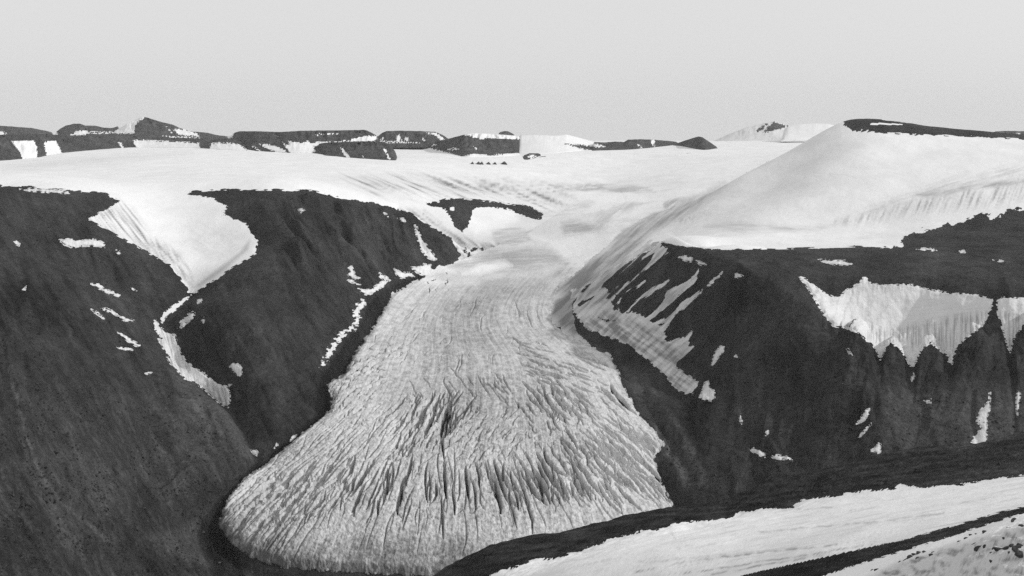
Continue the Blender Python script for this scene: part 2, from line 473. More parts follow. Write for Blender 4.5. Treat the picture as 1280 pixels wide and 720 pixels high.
for (poly, amp, wd_) in (([(1098, 446), (1096, 470), (1094, 500), (1096, 540)], 4, 4), ([(1262, 440), (1266, 480), (1268, 550)], 6, 4), ([(1062, 412), (1070, 450), (1088, 485), (1092, 530)], 3, 4), ([(1140, 457), (1143, 480)], 5, 4), ([(1188, 455), (1190, 480)], 4, 4), ([(1216, 500), (1214, 530), (1222, 556)], 3, 4),
                         ([(83, 540), (84, 562)], 3, 2), ([(127, 560), (137, 585), (144, 602)], 5, 2.2), ([(163, 578), (171, 600)], 4, 1.8), ([(190, 545), (196, 555)], 4, 3), ([(200, 560), (208, 572)], 3, 1.8), ([(216, 575), (222, 590)], 3, 1.8), ([(80, 590), (90, 615)], 5, 2.5), ([(160, 610), (168, 625)], 4, 1.8), ([(210, 497), (224, 502)], 4, 3), ([(252, 522), (260, 534)], 5, 4), ([(100, 620), (104, 632)], 4, 1.8), ([(198, 676), (206, 692), (222, 698)], 4, 2), ([(232, 702), (256, 716)], 4, 1.8), ([(12, 590), (24, 615)], 4, 4),
                         ([(800, 470), (806, 500), (828, 530)], 5, 4), ([(868, 500), (858, 525), (878, 570)], 4, 5), ([(700, 300), (701, 300)], 0, 1)):
    d = np.full(GX.shape, 1e9)
    for (a, b) in zip(poly[:-1], poly[1:]):
        ex, ey = b[0] - a[0], b[1] - a[1]
        t = np.clip(((GX - a[0]) * ex + (GP - a[1]) * ey) / (ex * ex + ey * ey), 0, 1)
        d = np.minimum(d, np.hypot(GX - a[0] - t * ex, GP - a[1] - t * ey))
    dz -= near * amp * np.exp(-(d / wd_) ** 2)
# the trench along the glacier margin
dz -= near * 9.0 * np.exp(-((SG + 9) / 8.0) ** 2) * sstep(320, 380, GP)
dz += near * 5.0 * np.exp(-((SG + 30) / 6.0) ** 2) * sstep(370, 410, GP) * sstep(570, 530, GP) * sstep(520, 480, GX)
bt = sstep(1030, 1060, GX) * sstep(405, 425, GP) * sstep(520, 480, GP) * near * sstep(-2, 10, SR)
dz += bt * 2.2 * ridged(GX / 13 + 0.4 * fbm(GX / 20, GP / 20, 2), GP / 30, 3)
# snow relief
snw = 1 - rockw
dz += snw * (1.2 * fbm(WX / 90, GY / 140, 4)) * sstep(9000, 5000, GY)
sd = sstep(860, 960, GX) * sstep(330, 290, GP) * sstep(4200, 3000, GY) * snw
u, v = rot(GX, GP, -0.45, 0.9)
dz += sd * 0.5 * fbm(u / 26, v / 60, 5)
GP = GP - dz / GY * FPX
LAST = np.minimum.accumulate(GP, axis=0)      # what of each column can be seen


def hit(px, py):
    """log distance at which the sight line through (px,py) meets the ground"""
    out = np.empty(px.shape)
    ci = np.clip(np.searchsorted(cols, px) - 1, 0, len(cols) - 2)
    cf = np.clip((px - cols[ci]) / (cols[ci + 1] - cols[ci]), 0, 1)
    for k in range(0, len(px), 4000):
        sl_ = slice(k, k + 4000)
        A = GP[:, ci[sl_]] * (1 - cf[sl_]) + GP[:, ci[sl_] + 1] * cf[sl_]
        below = A <= py[sl_]
        i = np.clip(below.argmax(0), 1, len(lns) - 1)
        r = np.arange(A.shape[1])
        p0, p1 = A[i - 1, r], A[i, r]
        t = np.clip((p0 - py[sl_]) / np.where(np.abs(p0 - p1) < 1e-9, 1e-9, p0 - p1), 0, 1)
        out[sl_] = lns[i - 1] + t * (lns[i] - lns[i - 1])
    return out


# ------------------------------------------------------------------ partition of the ground into its landforms
V = np.stack([GX.ravel(), GP.ravel(), GL.ravel()], 1)
T = grid_tris(*GX.shape)


def edge_noise(V, ax, ay, amp, seed=0):
    return amp * fbm(V[:, 0] / ax + seed, V[:, 1] / ay - seed, 4, 2.1, 0.6)


def near_only(V, f, ymax):
    return np.where(np.exp(V[:, 2]) > ymax, -20.0, f)


def F_left(V):
    f = sdf(V[:, 0], V[:, 1], LEFT_ROCK, 30)
    return near_only(V, f + edge_noise(V, 16, 5, 1.6), 2600)


def F_mid(V):
    f = sdf(V[:, 0], V[:, 1], MID_ROCK, 30)
    return near_only(V, f + edge_noise(V, 14, 5, 1.5, 5), 3000)


def F_right(V):
    f = sdf(V[:, 0], V[:, 1], RIGHT_ROCK, 30)
    w_ = sstep(1080, 1130, V[:, 0])
    return near_only(V, f + edge_noise(V, 22, 6, 1.2, 3) + w_ * edge_noise(V, 9, 7, 4.0, 8), 2480)


def F_summit(V):
    f = sdf(V[:, 0], V[:, 1], SUMMIT, 30) + edge_noise(V, 12, 4, 1.0, 4)
    for p in ([(1085,154),(1100,153),(1128,154.5),(1139,157),(1110,156.5),(1088,156)], [(1070,159.5),(1085,159),(1098,161),(1080,161.5)], [(1165,164),(1200,165.5),(1262,169.5),(1225,169),(1180,166.5)]):
        f = np.minimum(f, -sdf(V[:, 0], V[:, 1], p, 30))
    return np.where((np.exp(V[:, 2]) < 2500) | (np.exp(V[:, 2]) > 4300), -20, f)


def F_outcrop(V):
    f = sdf(V[:, 0], V[:, 1], OUTCROP, 30) + edge_noise(V, 7, 4, 0.9, 4)
    for p in ([(561,259),(567,258),(569,264),(563,264)], [(569,265),(571.5,268),(576,277),(574,277)], [(583,257),(588,262),(597,272),(600,279),(590,268)]):
        f = np.minimum(f, -sdf(V[:, 0], V[:, 1], p, 30))
    return np.where((np.exp(V[:, 2]) < 2700) | (np.exp(V[:, 2]) > 4200), -20, f)


def F_dome(V):
    f = sdf(V[:, 0], V[:, 1], [(1600,120),(1052,120),(1052,150),(1011,173.7),(961,202),(931,219),(884,244),(850,256),(800,276),(768,300),(738,325),(716,345),(705,360),(700,420),(760,440),(1600,440)], 30)
    return np.where(np.exp(V[:, 2]) > 4600, -20, f)


def F_floor(V):
    f = sdf(V[:, 0], V[:, 1], GLACIER, 30) + 16
    py = V[:, 1]
    f = np.minimum(f, (py - 338) * 0.7 + edge_noise(V, 9, 7, 2.0, 6))
    f = np.minimum(f, np.where(V[:, 0] > 640, (py - 408) * 0.6 + edge_noise(V, 9, 7, 2.0, 6), 50))
    gully = np.where((V[:, 0] > 195) & (V[:, 0] < 345) & (py > 366), 12.0, -20.0)
    low = np.where((py > 560) , 12.0, -20.0)
    return near_only(V, np.maximum(np.maximum(f, gully), low), 2700)


def soft(V, poly, w):
    return sstep(-w, w, sdf(V[:, 0], V[:, 1], poly, w + 2))


def streak(V, dx, dy, across, along, seed=0, o=4):
    u, v = rot(V[:, 0], V[:, 1], dx, dy)
    return fbm(u / across + seed, v / along + seed, o, 2.1, 0.6)


def basin(V):
    """reflectance of the old snow and dirty ice in the basin at the glacier head"""
    px = V[:, 0] + 4 * fbm(V[:, 0] / 22, V[:, 1] / 9, 3); py = V[:, 1] + 1.6 * fbm(V[:, 0] / 26 + 4, V[:, 1] / 10, 3)
    Q = np.stack([px, py], 1)
    st = np.clip(0.75 + 0.8 * streak(V, 1, -0.08, 2.6, 45, 3), 0.15, 1.25)
    sd_ = np.clip(0.75 + 0.8 * streak(V, 0.72, -0.6, 5, 50, 5), 0.15, 1.25)
    A = np.full(len(V), 0.72) - 0.10 * np.clip(streak(V, 1, -0.15, 6, 70, 8), 0, 1)

    def lay(poly, val, w, k):
        m = soft(Q, poly, w) * np.clip(k, 0, 1)
        A[:] = A + (val - A) * m
    lay([(600,290),(640,280),(700,268),(745,270),(760,290),(735,318),(700,335),(640,335),(590,335)], 0.62, 12, np.ones(len(V)))
    lay([(685,231),(760,230),(812,235),(818,239),(780,243),(740,240),(700,237)], 0.40, 2.5, st)
    lay([(640,262),(690,266),(722,256),(745,250),(735,262),(690,276),(650,278)], 0.56, 5, st)
    lay([(715,240),(760,239),(790,243),(830,250),(790,254),(750,253),(722,247)], 0.76, 2.5, np.ones(len(V)))
    lay([(735,284),(752,266),(790,254),(800,257),(772,270),(748,290)], 0.52, 5, sd_)
    lay([(699,284),(703,279),(722,277),(744,284),(741,291),(722,296),(706,293)], 0.38, 3, st)
    lay([(614,287),(640,284),(664,289),(662,301),(640,306),(624,305),(614,297)], 0.44, 2.5, st)
    lay([(560,334),(612,313),(660,311),(702,317),(710,327),(668,336),(600,340)], 0.44, 5, np.clip(st + 0.1, 0, 1))
    lay([(668,296),(700,299),(742,291),(758,300),(738,318),(706,326),(690,310)], 0.70, 5, np.ones(len(V)))
    lay([(905,232),(868,258),(812,288),(775,318),(742,350),(728,352),(735,328),(778,292),(822,268),(862,250),(895,234)], 0.46, 4, sd_)
    lay([(838,262),(812,276),(784,298),(764,318),(752,322),(774,294),(810,270)], 0.36, 3, sd_)
    lay([(828,252),(850,248),(872,246),(860,256),(840,263),(829,260)], 0.42, 2.5, sd_)
    lay([(838,276),(850,271),(868,270),(880,264),(884,267),(862,279),(846,280)], 0.48, 3, np.clip(0.5 + 1.2 * fbm(px / 3, py / 8, 2), 0, 1))
    return A


def snow_dirt_shade(V):
    px, py = V[:, 0], V[:, 1]
    d = np.zeros(len(V))
    S = lambda *a, **k: np.clip(0.5 + streak(V, *a, **k), 0, 1.3)
    band = soft(V, [(0,206),(50,200),(150,193),(240,191),(150,203),(60,211),(0,216)], 5)
    d = np.maximum(d, band * 0.13)
    d = np.maximum(d, soft(V, [(385,219),(430,217),(470,224),(440,232),(400,225)], 4) * 0.12)
    # sweep of bare ice striae above the outcrop
    d = np.maximum(d, soft(V, [(425,222),(560,222),(690,232),(722,252),(690,264),(620,250),(530,246),(470,242)], 12) * (0.14 + 0.55 * S(0.9, 0.38, 4, 70) ** 2))
    d = np.maximum(d, soft(V, [(500,262),(530,265),(560,290),(600,305),(650,300),(640,318),(575,330),(560,300),(540,283)], 6) * (0.18 + 0.75 * S(0.75, 0.65, 4, 40, seed=4) ** 1.3))
    rg = soft(V, [(590,300),(640,275),(672,240),(700,224),(830,224),(915,226),(890,270),(800,300),(770,330),(600,345)], 8)
    d = np.maximum(d, rg * np.clip((0.74 - basin(V)) / 0.58, 0, 1))
    # grey gully between glacier and dome
    d = np.maximum(d, soft(V, [(686,392),(695,360),(730,330),(765,300),(800,280),(850,258),(905,230),(870,262),(815,290),(790,320),(745,360),(722,400),(735,430),(700,412)], 9) * (0.40 + 0.3 * sstep(300, 370, py) + 0.4 * S(-0.75, 0.65, 7, 60, seed=6)))
    # dome foot and melt bands
    d = np.maximum(d, soft(V, [(880,283),(925,278),(1000,284),(1045,281),(1010,289),(930,290)], 4) * (0.16 + 0.22 * S(1, 0.1, 4, 30)))
    d = np.maximum(d, soft(V, [(1045,277),(1100,262),(1160,245),(1240,226),(1300,214),(1300,250),(1220,258),(1130,268),(1070,281)], 9) * (0.06 + 0.42 * S(-0.35, 0.9, 4, 50, seed=3) ** 1.5))
    d = np.maximum(d, soft(V, [(1140,243),(1200,233),(1280,222),(1290,228),(1200,240),(1160,250)], 3.5) * (0.25 + 0.35 * S(1, -0.25, 4, 30, seed=9)))
    d = np.maximum(d, soft(V, [(1060,270),(1130,244),(1180,225),(1290,203),(1290,215),(1150,246),(1080,272)], 8) * (0.04 + 0.3 * S(1, -0.3, 3, 40, seed=5)))
    # cirque bowl
    d = np.maximum(d, soft(V, [(105,276),(148,252),(165,262),(185,290),(190,318),(165,302)], 7) * (0.05 + 0.62 * S(0.62, 0.78, 3.5, 60, seed=2) ** 1.5))
    d = np.maximum(d, soft(V, [(165,302),(195,300),(226,318),(240,345),(238,364),(215,332),(190,318)], 6) * (0.15 + 0.5 * S(0.5, 0.85, 3, 22, seed=7)))
    d = np.maximum(d, soft(V, [(225,285),(270,280),(300,295),(290,320),(240,322)], 14) * (0.03 + 0.14 * S(0.8, 0.5, 6, 40, seed=1)))
    d = np.maximum(d, soft(V, [(240,360),(270,338),(300,315),(312,300),(310,312),(280,338),(250,358)], 3.5) * 0.5)  # shadow wedge on the bowl's right side, painted into the snow colour
    return np.clip(d, 0, 0.95)


def rock_tone(V):
    px, py = V[:, 0], V[:, 1]
    t = 0.42 * fbm(px / 70, py / 70, 6, 2.0, 0.6)
    u, v = rot(px, py, 0.55, 0.83)
    t += sstep(0, 30, sdf(px, py, LEFT_ROCK, 40)) * 0.38 * fbm(u / 14, v / 160 + 4, 4)
    t += sstep(0, 30, sdf(px, py, MID_ROCK, 40)) * 0.22 * fbm(u / 12, v / 140 + 4, 4)
    r = sstep(0, 20, sdf(px, py, RIGHT_ROCK, 40))
    t += r * sstep(325, 360, py) * 0.16 * fbm(px / 16 + py * 0.01, py / 70, 5)
    t += r * sstep(350, 330, py) * 0.32 * fbm(px / 40, py / 5, 4)
    S = lambda p, w: sstep(-w, w, sdf(px, py, p, w + 2))
    # pale scree fans, with relief light and shade painted into some forms
    t += 0.80 * S([(208,458),(235,470),(290,512),(322,578),(300,568),(282,545),(258,532),(238,506),(218,482)], 2.5)
    wv = px + 2.5 * fbm(px / 15, py / 15, 3)
    for pl, am, w in (([(8,452),(22,500),(32,540),(46,582),(60,606),(76,628),(100,648),(134,675)], 1.5, 2.0), ([(0,585),(14,620),(40,655),(62,684)], 0.5, 3), ([(100,330),(140,368),(180,410),(210,452)], 0.30, 16), ([(30,360),(90,425),(120,470)], -0.30, 16), ([(200,620),(236,652),(246,668)], 0.5, 3),
                      ([(392,516),(378,540),(348,566),(312,592)], 0.45, 4), ([(740,432),(768,448),(792,478),(806,512),(832,560),(856,606)], 0.7, 3.5), ([(806,468),(822,500),(850,536),(872,580),(880,606)], 0.6, 4), ([(790,470),(800,496),(816,524),(838,548)], -0.5, 4), ([(866,500),(856,520),(872,556),(884,584)], -0.4, 4), ([(930,350),(975,380),(1010,405),(1060,445),(1085,485)], 0.35, 7)):  # last stroke: sunlit side of the right spur's crest put into tone
        best = np.full(px.shape, 1e9)
        for p, q in zip(pl[:-1], pl[1:]):
            ex, ey = q[0] - p[0], q[1] - p[1]
            tt = np.clip(((wv - p[0]) * ex + (py - p[1]) * ey) / (ex * ex + ey * ey), 0, 1)
            best = np.minimum(best, np.hypot(wv - p[0] - tt * ex, py - p[1] - tt * ey))
        t += am * np.exp(-(best / w) ** 2) * np.clip(0.8 + 0.8 * fbm(px / 9, py / 9, 3), 0.1, 1.5)
    t += 0.35 * S([(10,470),(28,480),(52,590),(100,640),(132,674),(90,665),(55,640),(30,560)], 8)
    t += 0.75 * S([(55,600),(75,630),(120,668),(90,700),(60,660)], 10)
    t += 1.0 * S([(190,672),(246,650),(250,670),(268,712),(235,705)], 6)
    t += 0.36 * S([(20,485),(250,490),(320,575),(270,620),(120,650),(60,600)], 18)
    t += 0.85 * S([(775,455),(800,470),(850,540),(885,590),(880,610),(850,600),(815,530)], 9) * (1 + fbm(px / 8, py / 30, 3))
    t += 0.75 * S([(1090,490),(1240,480),(1280,480),(1280,560),(1110,560)], 14)
    t -= 0.35 * S([(300,470),(335,480),(345,540),(330,575),(300,520)], 10)  # spur nose: shade of its left-facing side put into tone
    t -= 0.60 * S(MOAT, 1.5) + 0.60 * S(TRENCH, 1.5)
    # thin pale scree runnels and dark runnels down the fall line
    lm = sstep(0, 12, sdf(px, py, LEFT_ROCK, 40)); mm = sstep(0, 12, sdf(px, py, MID_ROCK, 40))
    u2, v2 = rot(px + 6 * fbm(px / 40, py / 40, 3), py, 0.42, 0.91)
    rn = fbm(u2 / 7, v2 / 70, 4, 2.1, 0.6)
    t += lm * sstep(430, 520, py) * (0.55 * sstep(0.30, 0.62, rn) - 0.35 * sstep(-0.35, -0.6, rn))
    t += (lm * sstep(470, 400, py) + mm) * (0.30 * sstep(0.30, 0.7, rn) - 0.30 * sstep(-0.3, -0.65, rn))
    rr = fbm((px + 6 * fbm(px / 30, py / 30, 3)) / 7, py / 60 + 9, 4, 2.1, 0.6)
    t += r * sstep(350, 400, py) * (0.28 * sstep(0.3, 0.7, rr) - 0.28 * sstep(-0.3, -0.65, rr))
    return np.clip(t, -0.72, 1.8)


def snowline_lift(V, f, h):
    return h * sstep(0, 5, f)


def emit(name, V, T, mat, what, **kw):
    Vc, Tc = compact(V, T)
    a = {'tone': rock_tone(Vc)} if what == 'rock' else {'dirt_shade': snow_dirt_shade(Vc)}
    return mesh_obj(name, world(Vc[:, 0], Vc[:, 1], Vc[:, 2]), Tc, mat, a)


V, tin, T = clip(V, T, F_left(V))
tag(emit('rock_slope', V, tin, M_ROCK, 'rock'), 'broad dark scree mountainside filling the left edge below the ice cap', kind='structure')
V, tin, T = clip(V, T, F_mid(V))
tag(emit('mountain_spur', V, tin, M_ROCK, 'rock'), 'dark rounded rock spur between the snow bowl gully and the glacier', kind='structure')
V, tin, T = clip(V, T, F_right(V))
tag(emit('table_mountain', V, tin, M_ROCK, 'rock'), 'dark flat-topped rock mountain right of the glacier with steep spur', kind='structure')
V, tin, T = clip(V, T, F_summit(V))
tag(emit('summit_rock', V, tin, M_ROCK, 'rock'), 'long dark bare rock cap along the top of the snow dome', kind='structure')
V, tin, T = clip(V, T, F_outcrop(V))
tag(emit('rock_outcrop', V, tin, M_ROCK, 'rock'), 'dark hook-shaped rock outcrop in the ice above the glacier head', 'rock outcrop')
V, tin, T = clip(V, T, F_dome(V))
tag(emit('snow_dome', V, tin, M_SNOW, 'snow'), 'large white snow-covered mountain dome rising above the right plateau', kind='structure')
V, tin, T = clip(V, T, F_floor(V))
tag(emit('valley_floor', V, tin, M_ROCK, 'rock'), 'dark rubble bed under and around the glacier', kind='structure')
tag(emit('ice_cap', V, T, M_SNOW, 'snow'), 'wide white ice cap spread across the plateau behind the valley', kind='structure')


# ------------------------------------------------------------------ sheets of ice and snow lying on the ground
def sheet(name, F, bbox, step, mat, lift, label=None, cat=None, group=None, kind=None, attrs=None, relief=None, parent=None):
    xs = np.arange(bbox[0], bbox[2] + step, step); ys = np.arange(bbox[1], bbox[3] + step, step)
    X, Y = np.meshgrid(xs, ys)
    V = np.stack([X.ravel(), Y.ravel()], 1)
    f = F(V)
    Tt = grid_tris(*X.shape)
    Tt = Tt[(f[Tt] > 0).any(1)]
    V, tin, _ = clip(np.concatenate([V, f[:, None]], 1), Tt, f)
    V, tin = compact(V, tin)
    f = np.maximum(V[:, 2], 0)
    ln = hit(V[:, 0], V[:, 1])
    lim = 3.2 * step / np.maximum(V[:, 1] - HOR, 4) + 0.045
    tl = ln[tin]
    tin = tin[(tl.max(1) - tl.min(1)) < lim[tin].max(1)]
    P = world(V[:, 0], V[:, 1], ln)
    dz = 0.5 + lift * sstep(0, 3.0, f)
    if relief is not None:
        dz = dz + relief(V, f)
    P[:, 2] += dz
    a = {'dirt_shade': attrs(V, f) if attrs else np.zeros(len(V))}
    o = mesh_obj(name, P, tin, mat, a, parent)
    return tag(o, label, cat, group, kind)


# ---- the glacier tongue
EY = [236,262,300,330,360,400,430,445,480,520,560,600,650,720]
EL = [720,690,640,548,500,472,450,442,425,398,352,303,240,160]
ER = [850,845,768,735,703,690,728,760,782,806,838,868,915,985]


EYD = np.arange(160, 800.0)
_k = np.exp(-(np.arange(-45, 46) / 22.0) ** 2); _k /= _k.sum()
ELD = np.convolve(np.pad(np.interp(EYD, EY, EL), 45, 'edge'), _k, 'valid')
ERD = np.convolve(np.pad(np.interp(EYD, EY, ER), 45, 'edge'), _k, 'valid')


def flow(px, py):
    L = np.interp(py, EYD, ELD); R = np.interp(py, EYD, ERD)
    return (px - L) / (R - L)


# crevasses, rasterised on a grid of rows and columns
CR = np.zeros((1040, 1280)); CX, CY = 240.0, 225.0


def crevasse(pts, w, depth):
    P = np.array(pts, float)
    x0, y0 = P.min(0) - 4 * w - 2; x1, y1 = P.max(0) + 4 * w + 2
    i0, i1 = int(max(0, (y0 - CY) * 2)), int(min(CR.shape[0] - 1, (y1 - CY) * 2)); j0, j1 = int(max(0, (x0 - CX) * 2)), int(min(CR.shape[1] - 1, (x1 - CX) * 2))
    if i1 <= i0 or j1 <= j0: return
    yy, xx = np.mgrid[i0:i1 + 1, j0:j1 + 1]
    yy = yy / 2 + CY; xx = xx / 2 + CX
    best = np.zeros(xx.shape)
    n = len(P) - 1
    for k in range(n):
        a, b = P[k], P[k + 1]
        ex, ey = b - a
        t = np.clip(((xx - a[0]) * ex + (yy - a[1]) * ey) / (ex * ex + ey * ey + 1e-9), 0, 1)
        d = np.hypot(xx - a[0] - t * ex, yy - a[1] - t * ey)
        s = (k + t) / n
        wl = w * (0.35 + 0.65 * np.sin(np.pi * np.clip(s, 0.02, 0.98)))
        best = np.maximum(best, np.exp(-(d / (0.85 * wl)) ** 4) * np.sqrt(np.sin(np.pi * np.clip(s, 0.01, 0.99))))
    CR[i0:i1 + 1, j0:j1 + 1] = np.maximum(CR[i0:i1 + 1, j0:j1 + 1], best * depth)


def spread(n, zone, ang, length, w, depth, wob=0.18, radial=None, turn=0.0):
    zone = np.array(zone, float)
    x0, y0 = zone.min(0); x1, y1 = zone.max(0)
    k = 0; tries = 0
    while k < n and tries < n * 30:
        tries += 1
        x, y = random.uniform(x0, x1), random.uniform(y0, y1)
        if sdf(np.array([x]), np.array([y]), zone, 5)[0] < 0: continue
        if radial: a = math.atan2(y - radial[1], x - radial[0])
        else: a = math.radians(ang)
        a += random.gauss(0, 0.07) + turn
        big = random.random() ** 2.2
        L = length[0] + (length[1] - length[0]) * min(1, 0.75 * big + 0.35 * random.random()); bend = random.gauss(0, 0.3)
        pts = []; off = 0
        for q in np.linspace(-0.5, 0.5, 9):
            aa = a + bend * q
            off = off * 0.7 + random.gauss(0, wob * 2.4)
            pts.append((x + math.cos(aa) * L * q - math.sin(a) * off, y + math.sin(aa) * L * q + math.cos(a) * off))
        crevasse(pts, w[0] + (w[1] - w[0]) * big, depth[0] + (depth[1] - depth[0]) * big)
        k += 1


PIV = (560, 395)
# toe fringe, fanning outwards
spread(70, [(300,610),(420,595),(560,595),(680,590),(700,655),(560,668),(400,655),(320,670)], 0, (22, 60), (0.8, 1.7), (5, 14), radial=PIV)
spread(48, [(420,602),(560,602),(700,595),(740,620),(640,640),(520,645),(430,640)], 0, (30, 56), (1.5, 3.0), (16, 32), radial=PIV)
spread(44, [(685,570),(770,575),(790,620),(740,645),(690,640)], 0, (20, 46), (1.0, 2.2), (9, 20), wob=0.3, radial=(600,420))
spread(90, [(280,620),(360,560),(440,560),(420,640),(350,700),(290,680)], 0, (30, 80), (0.7, 1.3), (4, 10), radial=(590,430))
spread(30, [(300,640),(360,590),(430,590),(420,640),(350,680)], 0, (35, 70), (1.1, 1.8), (8, 15), radial=(590,430))
spread(30, [(310,625),(350,598),(440,598),(430,650),(340,668)], 0, (26, 56), (1.1, 2.1), (10, 22), radial=PIV)
spread(26, [(720,570),(790,575),(830,605),(820,640),(740,645)], 0, (24, 60), (0.9, 1.9), (8, 18), radial=(640,470))
spread(90, [(280,640),(340,585),(430,540),(560,600),(700,560),(830,590),(835,640),(620,690),(380,690),(300,670)], 0, (24, 70), (0.6, 0.9), (3, 7), radial=PIV)
# the broken knot left of the middle
spread(64, [(510,515),(560,505),(590,520),(560,565),(505,585),(485,570)], 122, (14, 40), (0.9, 1.8), (9, 20), wob=0.3)
spread(15, [(520,525),(575,508),(562,555),(535,568)], 112, (20, 52), (1.5, 2.5), (18, 30), wob=0.35)
spread(40, [(420,530),(500,510),(520,585),(420,600),(410,560)], 132, (16, 42), (0.7, 1.4), (5, 11), wob=0.2)
spread(40, [(570,525),(640,530),(650,575),(590,600),(560,570)], 128, (10, 26), (0.7, 1.2), (4, 8), wob=0.3)
spread(24, [(510,470),(640,480),(640,510),(510,510)], 55, (12, 34), (0.7, 1.1), (3, 7), wob=0.3)
# the right-hand side
spread(44, [(650,495),(690,480),(740,530),(715,570),(655,550)], 58, (14, 44), (0.9, 1.7), (7, 16), wob=0.3)
spread(64, [(650,430),(740,440),(760,500),(720,520),(650,480)], 20, (12, 36), (0.7, 1.3), (6, 13), wob=0.2)
spread(30, [(700,500),(770,510),(810,550),(760,570),(700,545)], 38, (14, 40), (0.7, 1.2), (4, 9), wob=0.2)
spread(28, [(745,545),(820,560),(828,600),(780,600),(740,570)], 33, (30, 72), (0.8, 1.7), (6, 14), wob=0.15)
# the broken left margin
spread(46, [(400,530),(425,470),(470,430),(500,450),(460,530)], 160, (10, 30), (0.7, 1.4), (5, 11), wob=0.4)
spread(34, [(405,480),(440,440),(455,460),(430,520),(405,525)], 150, (8, 26), (0.9, 1.8), (6, 14), wob=0.5)
# small cross cracks between the big ones
spread(70, [(300,610),(420,595),(560,595),(680,590),(800,590),(720,655),(560,668),(400,660),(320,680)], 0, (6, 20), (0.6, 1.0), (3, 7), wob=0.5, radial=PIV, turn=1.3)
spread(60, [(440,520),(560,505),(700,510),(720,570),(560,590),(440,590)], 0, (6, 18), (0.6, 1.0), (3, 7), wob=0.5, radial=PIV, turn=1.1)
# faint lines higher up
spread(40, [(470,400),(560,380),(680,390),(700,430),(560,470),(450,440)], 75, (10, 30), (0.6, 0.9), (1.5, 4), wob=0.3, radial=(640,260))
spread(7, [(535,345),(560,340),(555,400),(525,400)], 112, (6, 14), (0.6, 0.8), (2, 3.5), wob=0.5)
for p, w_, d_ in (([(747,457),(755,458),(761,463)], 2.0, 9), ([(751,492),(760,502),(768,509)], 2.6, 10), ([(763,486),(766,496),(778,506),(790,519)], 2.8, 10), ([(768,500),(780,514),(797,525)], 2.2, 8),
                  ([(798,553),(806,556),(815,562)], 3.0, 10), ([(770,546),(790,550),(812,560)], 1.6, 7), ([(790,582),(805,590),(822,604)], 3.0, 10), ([(813,593),(822,602),(828,611)], 4.0, 11), ([(820,612),(832,625),(838,634)], 2.6, 9),
                  ([(750,575),(775,592),(800,612),(826,640)], 1.8, 7), ([(735,580),(760,605),(790,630)], 1.8, 7), ([(555,590),(552,560),(575,530),(596,505)], 2.2, 12), ([(520,600),(545,582),(575,562),(615,537)], 1.8, 8)):
    crevasse(p, w_ * 0.9, d_ * 2.0)


def crev(V):
    x = np.clip((V[:, 0] - CX) * 2, 0, CR.shape[1] - 1.01); y = np.clip((V[:, 1] - CY) * 2, 0, CR.shape[0] - 1.01)
    i = y.astype(int); j = x.astype(int); fy = y - i; fx = x - j
    return (CR[i, j] * (1 - fx) + CR[i, j + 1] * fx) * (1 - fy) + (CR[i + 1, j] * (1 - fx) + CR[i + 1, j + 1] * fx) * fy


def glacier_F(V):
    f = sdf(V[:, 0], V[:, 1], GLACIER, 60)
    return f + edge_noise(V, 9, 7, 1.8, 2) * sstep(300, 360, V[:, 1])


def ice_rough(V):
    return sstep(430, 570, V[:, 1])


def glacier_relief(V, f):
    px, py = V[:, 0], V[:, 1]
    s = flow(px, py)
    rg = ice_rough(V)
    toe = sstep(360, 560, py)
    h = (2 + 12 * toe) * np.sqrt(np.clip(f / 46.0, 0, 1)) + 3.0 * toe * sstep(0, 5, f)
    fr = sstep(0, 10, f)
    h += fr * (0.1 + 0.5 * rg) * 0.8 * fbm(s * 90, py / 26, 4, 2.1, 0.6)
    h += fr * rg * 0.30 * fbm(s * 190, py / 34 + 7, 3, 2.1, 0.7)
    h += fr * rg * 0.8 * fbm(px / 6, py / 4.5, 4, 2.1, 0.65)
    h += 0.4 * sstep(300, 420, py) * fbm(px / 9, py / 3.5, 4)
    return h - crev(V) * sstep(0, 6, f)


